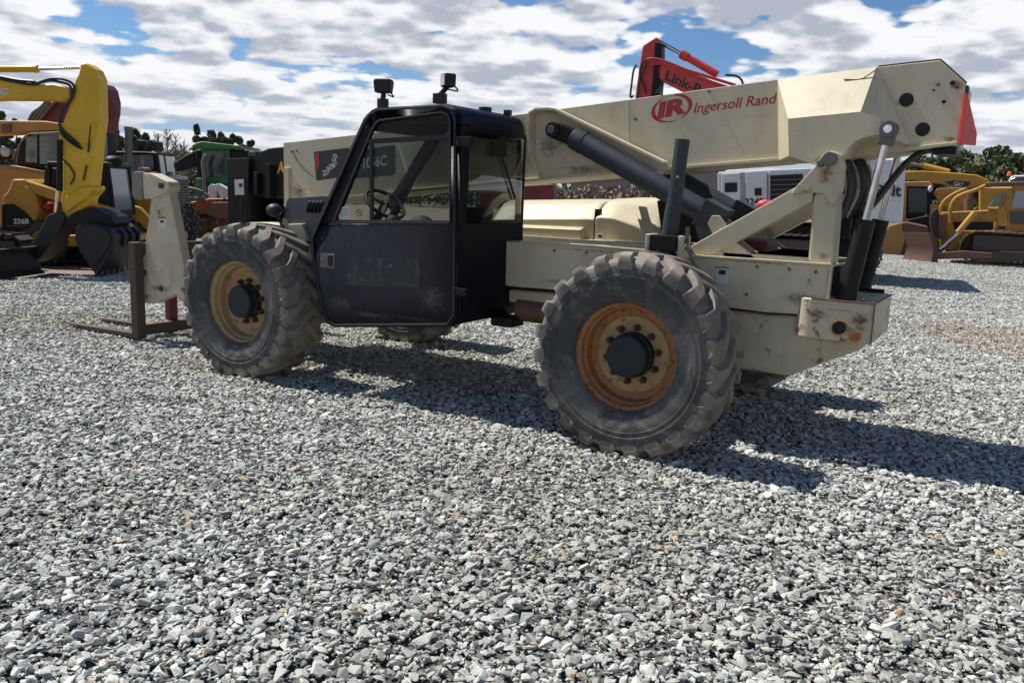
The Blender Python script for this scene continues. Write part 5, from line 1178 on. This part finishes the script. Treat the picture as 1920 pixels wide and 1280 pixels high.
# power line
pa_, pb_ = at_depth(1735, 80), at_depth(2140, 84)
zz = lambda px, py, dp: (C0+ray(px, py)*dp).z
poles = []
for P_, px, lab in ((pa_, 1735, 'thin utility pole above the olive trees'), (pb_, 2140, 'utility pole beyond the right machines')):
    t = root('utility_pole', P_, 0, lab, 'pole'); top = zz(px, 290 if px < 1800 else 262, 82); g = MB(); g.cyl((0, 0, 0), (0, 0, top), .13, .1, 9); build('pole', g, M['bark'], t); g = MB(); g.box(-.9, .9, -.06, .06, top-.5, top-.38); build('cross_arm', g, M['bark'], t)
for k, (ya, yb) in enumerate(((296, 256), (303, 278))):
    a = Vector((pa_.x, pa_.y, zz(1735, ya, 80))); c = Vector((pb_.x, pb_.y, zz(2140, yb, 84))); g = MB()
    g.tube([a.lerp(c, f)-Vector((0, 0, .5*4*f*(1-f))) for f in np.linspace(0, 1, 12)], .02, 5, steps=1)
    tag(build('power_line', g, M['wire']), ('upper', 'lower')[k]+' power line crossing the sky above the right trees', 'power line', 'power lines')
# ------------------------------------------------------------------ ground
def dirt_mask(nt, spots):
    geo = nt.nodes.new('ShaderNodeNewGeometry'); tot = None
    nz = nt.nodes.new('ShaderNodeTexNoise'); nz.inputs['Scale'].default_value = 1.3; nz.inputs['Detail'].default_value = 6; nt.links.new(geo.outputs['Position'], nz.inputs['Vector'])
    for (x, y, rx, ry, ang, amp) in spots:
        mp = nt.nodes.new('ShaderNodeMapping'); mp.vector_type = 'TEXTURE'; mp.inputs['Location'].default_value = (x, y, 0); mp.inputs['Rotation'].default_value = (0, 0, ang); mp.inputs['Scale'].default_value = (rx, ry, 1)
        nt.links.new(geo.outputs['Position'], mp.inputs[0])
        l = nt.nodes.new('ShaderNodeVectorMath'); l.operation = 'LENGTH'; nt.links.new(mp.outputs[0], l.inputs[0])
        a = nt.nodes.new('ShaderNodeMath'); a.operation = 'MULTIPLY_ADD'; nt.links.new(nz.outputs['Fac'], a.inputs[0]); a.inputs[1].default_value = 1.6; nt.links.new(l.outputs['Value'], a.inputs[2])
        r = ramp(nt, a.outputs[0], 1.9, 1.3, amp)
        if tot is None: tot = r
        else:
            mx = nt.nodes.new('ShaderNodeMath'); mx.operation = 'MAXIMUM'; nt.links.new(tot, mx.inputs[0]); nt.links.new(r, mx.inputs[1]); tot = mx.outputs[0]
    return tot
c1 = vz(1850, 635); c2 = vz(500, 690); c3 = vz(560, 640); c4 = vz(1700, 720); c5 = vz(150, 600)
SPOTS = [(c1.x, c1.y, 1.0, 1.7, .2, .5), (c2.x-.3, c2.y-.1, 1.1, .5, .2, .28), (c5.x, c5.y, 2.6, .8, .3, .22)]
mt, nt, p = new_mat('ground_dirt')
n1 = node_noise(nt, .5, 8, .65); n2 = node_noise(nt, 18, 8, .7)
c = mix(nt, ramp(nt, n1, .35, .65), (.17, .125, .09), (.26, .20, .145)); c = mix(nt, ramp(nt, n2, .45, .7, .6), c, (.12, .09, .07))
nt.links.new(c, p.inputs['Base Color']); p.inputs['Roughness'].default_value = .9; bump(nt, p, n2, .5, .03)
M['dirt'] = mt
mt, nt, p = new_mat('gravel_bed')
n2 = node_noise(nt, 40, 6, .7); c = mix(nt, ramp(nt, n2, .35, .7), (.05, .05, .046), (.16, .155, .145))
nt.links.new(mix(nt, dirt_mask(nt, SPOTS), c, (.2, .13, .085)), p.inputs['Base Color']); p.inputs['Roughness'].default_value = .9
M['bed'] = mt
g = MB(); g.add([(-400, -300, -.03), (400, -300, -.03), (400, 600, -.03), (-400, 600, -.03)], [(0, 1, 2, 3)]); tag(build('ground', g, M['dirt']), kind='structure')
g = MB(); g.add([(-11.2, -12, -.012), (30, -12, -.012), (30, 60, -.012), (-4, 60, -.012), (-9.2, 8, -.012), (-10.9, 4, -.012)], [(0, 1, 2, 3, 4, 5)]); tag(build('gravel_base', g, M['bed']), kind='structure')

mt, nt, p = new_mat('crushed_grey_stone')
at = nt.nodes.new('ShaderNodeAttribute'); at.attribute_name = 'tone'
cr = nt.nodes.new('ShaderNodeValToRGB'); nt.links.new(at.outputs['Fac'], cr.inputs[0])
els = cr.color_ramp.elements; els[0].position = 0; els[0].color = (.20, .205, .192, 1); els[1].position = 1; els[1].color = (.50, .38, .25, 1)
for ps, cl in ((.25, (.335, .345, .318)), (.55, (.455, .465, .43)), (.85, (.575, .582, .54)), (.955, (.67, .675, .625)), (.965, (.52, .43, .32))):
    e = els.new(ps); e.color = cl+(1,)
geo = nt.nodes.new('ShaderNodeNewGeometry'); nz = nt.nodes.new('ShaderNodeTexNoise'); nz.inputs['Scale'].default_value = 55; nz.inputs['Detail'].default_value = 5; nz.inputs['Roughness'].default_value = .7; nt.links.new(geo.outputs['Position'], nz.inputs['Vector'])
c = mix(nt, ramp(nt, nz.outputs['Fac'], .35, .7, .5), cr.outputs[0], mix(nt, 1.0, cr.outputs[0], (.60, .61, .60), 'MULTIPLY'))
n3 = nt.nodes.new('ShaderNodeTexNoise'); n3.inputs['Scale'].default_value = .35; n3.inputs['Detail'].default_value = 5; nt.links.new(geo.outputs['Position'], n3.inputs['Vector'])
c = mix(nt, ramp(nt, n3.outputs['Fac'], .42, .66, .55), c, mix(nt, 1.0, c, (.72, .69, .63), 'MULTIPLY'))
c = mix(nt, dirt_mask(nt, SPOTS), c, (.34, .255, .18))
nt.links.new(c, p.inputs['Base Color']); p.inputs['Roughness'].default_value = .78; p.inputs['Specular IOR Level'].default_value = .3
bump(nt, p, nz.outputs['Fac'], .35, .004)
M['stone'] = mt

def gravel():
    protos = []
    for k in range(36):
        bm = bmesh.new(); n = random.randint(9, 15); fl = random.uniform(.24, .55); el = random.uniform(.55, .92)
        for _ in range(n):
            v = Vector((random.gauss(0, 1), random.gauss(0, 1), random.gauss(0, 1))).normalized()*random.uniform(.8, 1)
            bm.verts.new((v.x, v.y*el, v.z*fl))
        r = bmesh.ops.convex_hull(bm, input=bm.verts)
        dead = [v for v in bm.verts if not v.link_faces]
        bmesh.ops.delete(bm, geom=dead, context='VERTS')
        bm.verts.index_update(); protos.append((np.array([v.co[:] for v in bm.verts]), np.array([[v.index for v in f.verts] for f in bm.faces]))); bm.free()
    PS, NV = 1.5, 5
    V = []; F = []; tone = []; var = []; nv = 0
    for va in range(NV):
        cnt = 5800
        for k in range(cnt):
            pv, pf = protos[random.randrange(36)]
            s = min(.042, max(.0075, random.lognormvariate(math.log(.0150), .46)))
            if k < 60: s *= 1.35
            a, b_, c_ = random.uniform(0, 6.283), random.gauss(0, .30), random.gauss(0, .30)
            R = np.array(Matrix.Rotation(a, 3, 'Z') @ Matrix.Rotation(b_, 3, 'X') @ Matrix.Rotation(c_, 3, 'Y'))
            x, y = random.uniform(-PS/2, PS/2), random.uniform(-PS/2, PS/2)
            h = .010*math.sin(2*math.pi*x/PS*2+va)*math.sin(2*math.pi*y/PS*2+1.3*va)
            q = (pv*s) @ R.T + np.array([x, y, h+s*.18+random.uniform(0, .014)])
            V.append(q); F.append(pf+nv); nv += len(q)
            t = min(.955, max(0, random.gauss(.52, .24)))
            if random.random() < .022: t = random.uniform(.965, 1)
            tone.append(np.full(len(q), t)); var.append(np.full(len(q), va))
    # places of the patches
    pts = []; rots = []; picks = []
    for i in range(-14, 26):
        for j in range(-4, 34):
            x, y = i*PS, j*PS-.4
            px, py, z = pix((x, y, 0))
            near = (Vector((x, y, 0))-Vector((C0.x, C0.y, 0))).length < 4.6
            if not near and (z < .5 or px < -1500 or px > 3100): continue
            if z > 46: continue
            lim = -11.1 if y < 4.2 else -10.9+(y-4)*.42
            if x-.75 < lim-.3: continue
            pts.append((x, y, 0)); rots.append(random.randrange(4)*math.pi/2); picks.append(random.randrange(NV))
    V = np.concatenate(V); F = np.concatenate(F); tone = np.concatenate(tone+[np.zeros(len(pts))]); var = np.concatenate(var+[np.full(len(pts), 9)])
    V = np.concatenate([V, np.array(pts)])
    me = bpy.data.meshes.new('gravel'); nV, nF = len(V), len(F)
    me.vertices.add(nV); me.vertices.foreach_set('co', V.astype(np.float32).ravel())
    me.loops.add(nF*3); me.loops.foreach_set('vertex_index', F.astype(np.int32).ravel())
    me.polygons.add(nF); me.polygons.foreach_set('loop_start', np.arange(0, nF*3, 3, dtype=np.int32)); me.polygons.foreach_set('loop_total', np.full(nF, 3, dtype=np.int32))
    me.polygons.foreach_set('use_smooth', np.zeros(nF, dtype=bool)); me.update(); me.validate()
    me.materials.append(M['stone'])
    def attr(n, tp, arr):
        a = me.attributes.new(n, tp, 'POINT'); a.data.foreach_set('value', arr)
    z = np.zeros(nV, np.float32); attr('tone', 'FLOAT', tone.astype(np.float32)); attr('variant', 'FLOAT', var.astype(np.float32))
    r = z.copy(); r[-len(pts):] = rots; attr('turn', 'FLOAT', r); k = np.zeros(nV, np.int32); k[-len(pts):] = picks; attr('pick', 'INT', k)
    o = bpy.data.objects.new('gravel', me); COL.objects.link(o); tag(o, 'crushed grey gravel covering the yard', 'gravel', kind='stuff')
    ng = bpy.data.node_groups.new('gravel_scatter', 'GeometryNodeTree')
    ng.interface.new_socket('Geometry', in_out='INPUT', socket_type='NodeSocketGeometry'); ng.interface.new_socket('Geometry', in_out='OUTPUT', socket_type='NodeSocketGeometry')
    N, L = ng.nodes, ng.links; gi = N.new('NodeGroupInput'); go = N.new('NodeGroupOutput')
    def named(n, tp):
        a = N.new('GeometryNodeInputNamedAttribute'); a.data_type = tp; a.inputs[0].default_value = n; return a.outputs['Attribute']
    va = named('variant', 'FLOAT'); join = N.new('GeometryNodeJoinGeometry')
    def sel(k):
        c = N.new('FunctionNodeCompare'); c.data_type = 'FLOAT'; c.operation = 'EQUAL'; L.new(va, c.inputs[0]); c.inputs[1].default_value = k; c.inputs['Epsilon'].default_value = .2
        s = N.new('GeometryNodeSeparateGeometry'); s.domain = 'POINT'; L.new(gi.outputs[0], s.inputs[0]); L.new(c.outputs[0], s.inputs[1]); return s.outputs[0]
    for k in range(NV):
        gt = N.new('GeometryNodeGeometryToInstance'); L.new(sel(k), gt.inputs[0]); L.new(gt.outputs[0], join.inputs[0])
    ip = N.new('GeometryNodeInstanceOnPoints'); L.new(sel(9), ip.inputs['Points']); L.new(join.outputs[0], ip.inputs['Instance']); ip.inputs['Pick Instance'].default_value = True
    L.new(named('pick', 'INT'), ip.inputs['Instance Index'])
    cx = N.new('ShaderNodeCombineXYZ'); L.new(named('turn', 'FLOAT'), cx.inputs[2]); er = N.new('FunctionNodeEulerToRotation'); L.new(cx.outputs[0], er.inputs[0]); L.new(er.outputs[0], ip.inputs['Rotation'])
    L.new(ip.outputs[0], go.inputs[0])
    o.modifiers.new('gravel_scatter', 'NODES').node_group = ng
gravel()
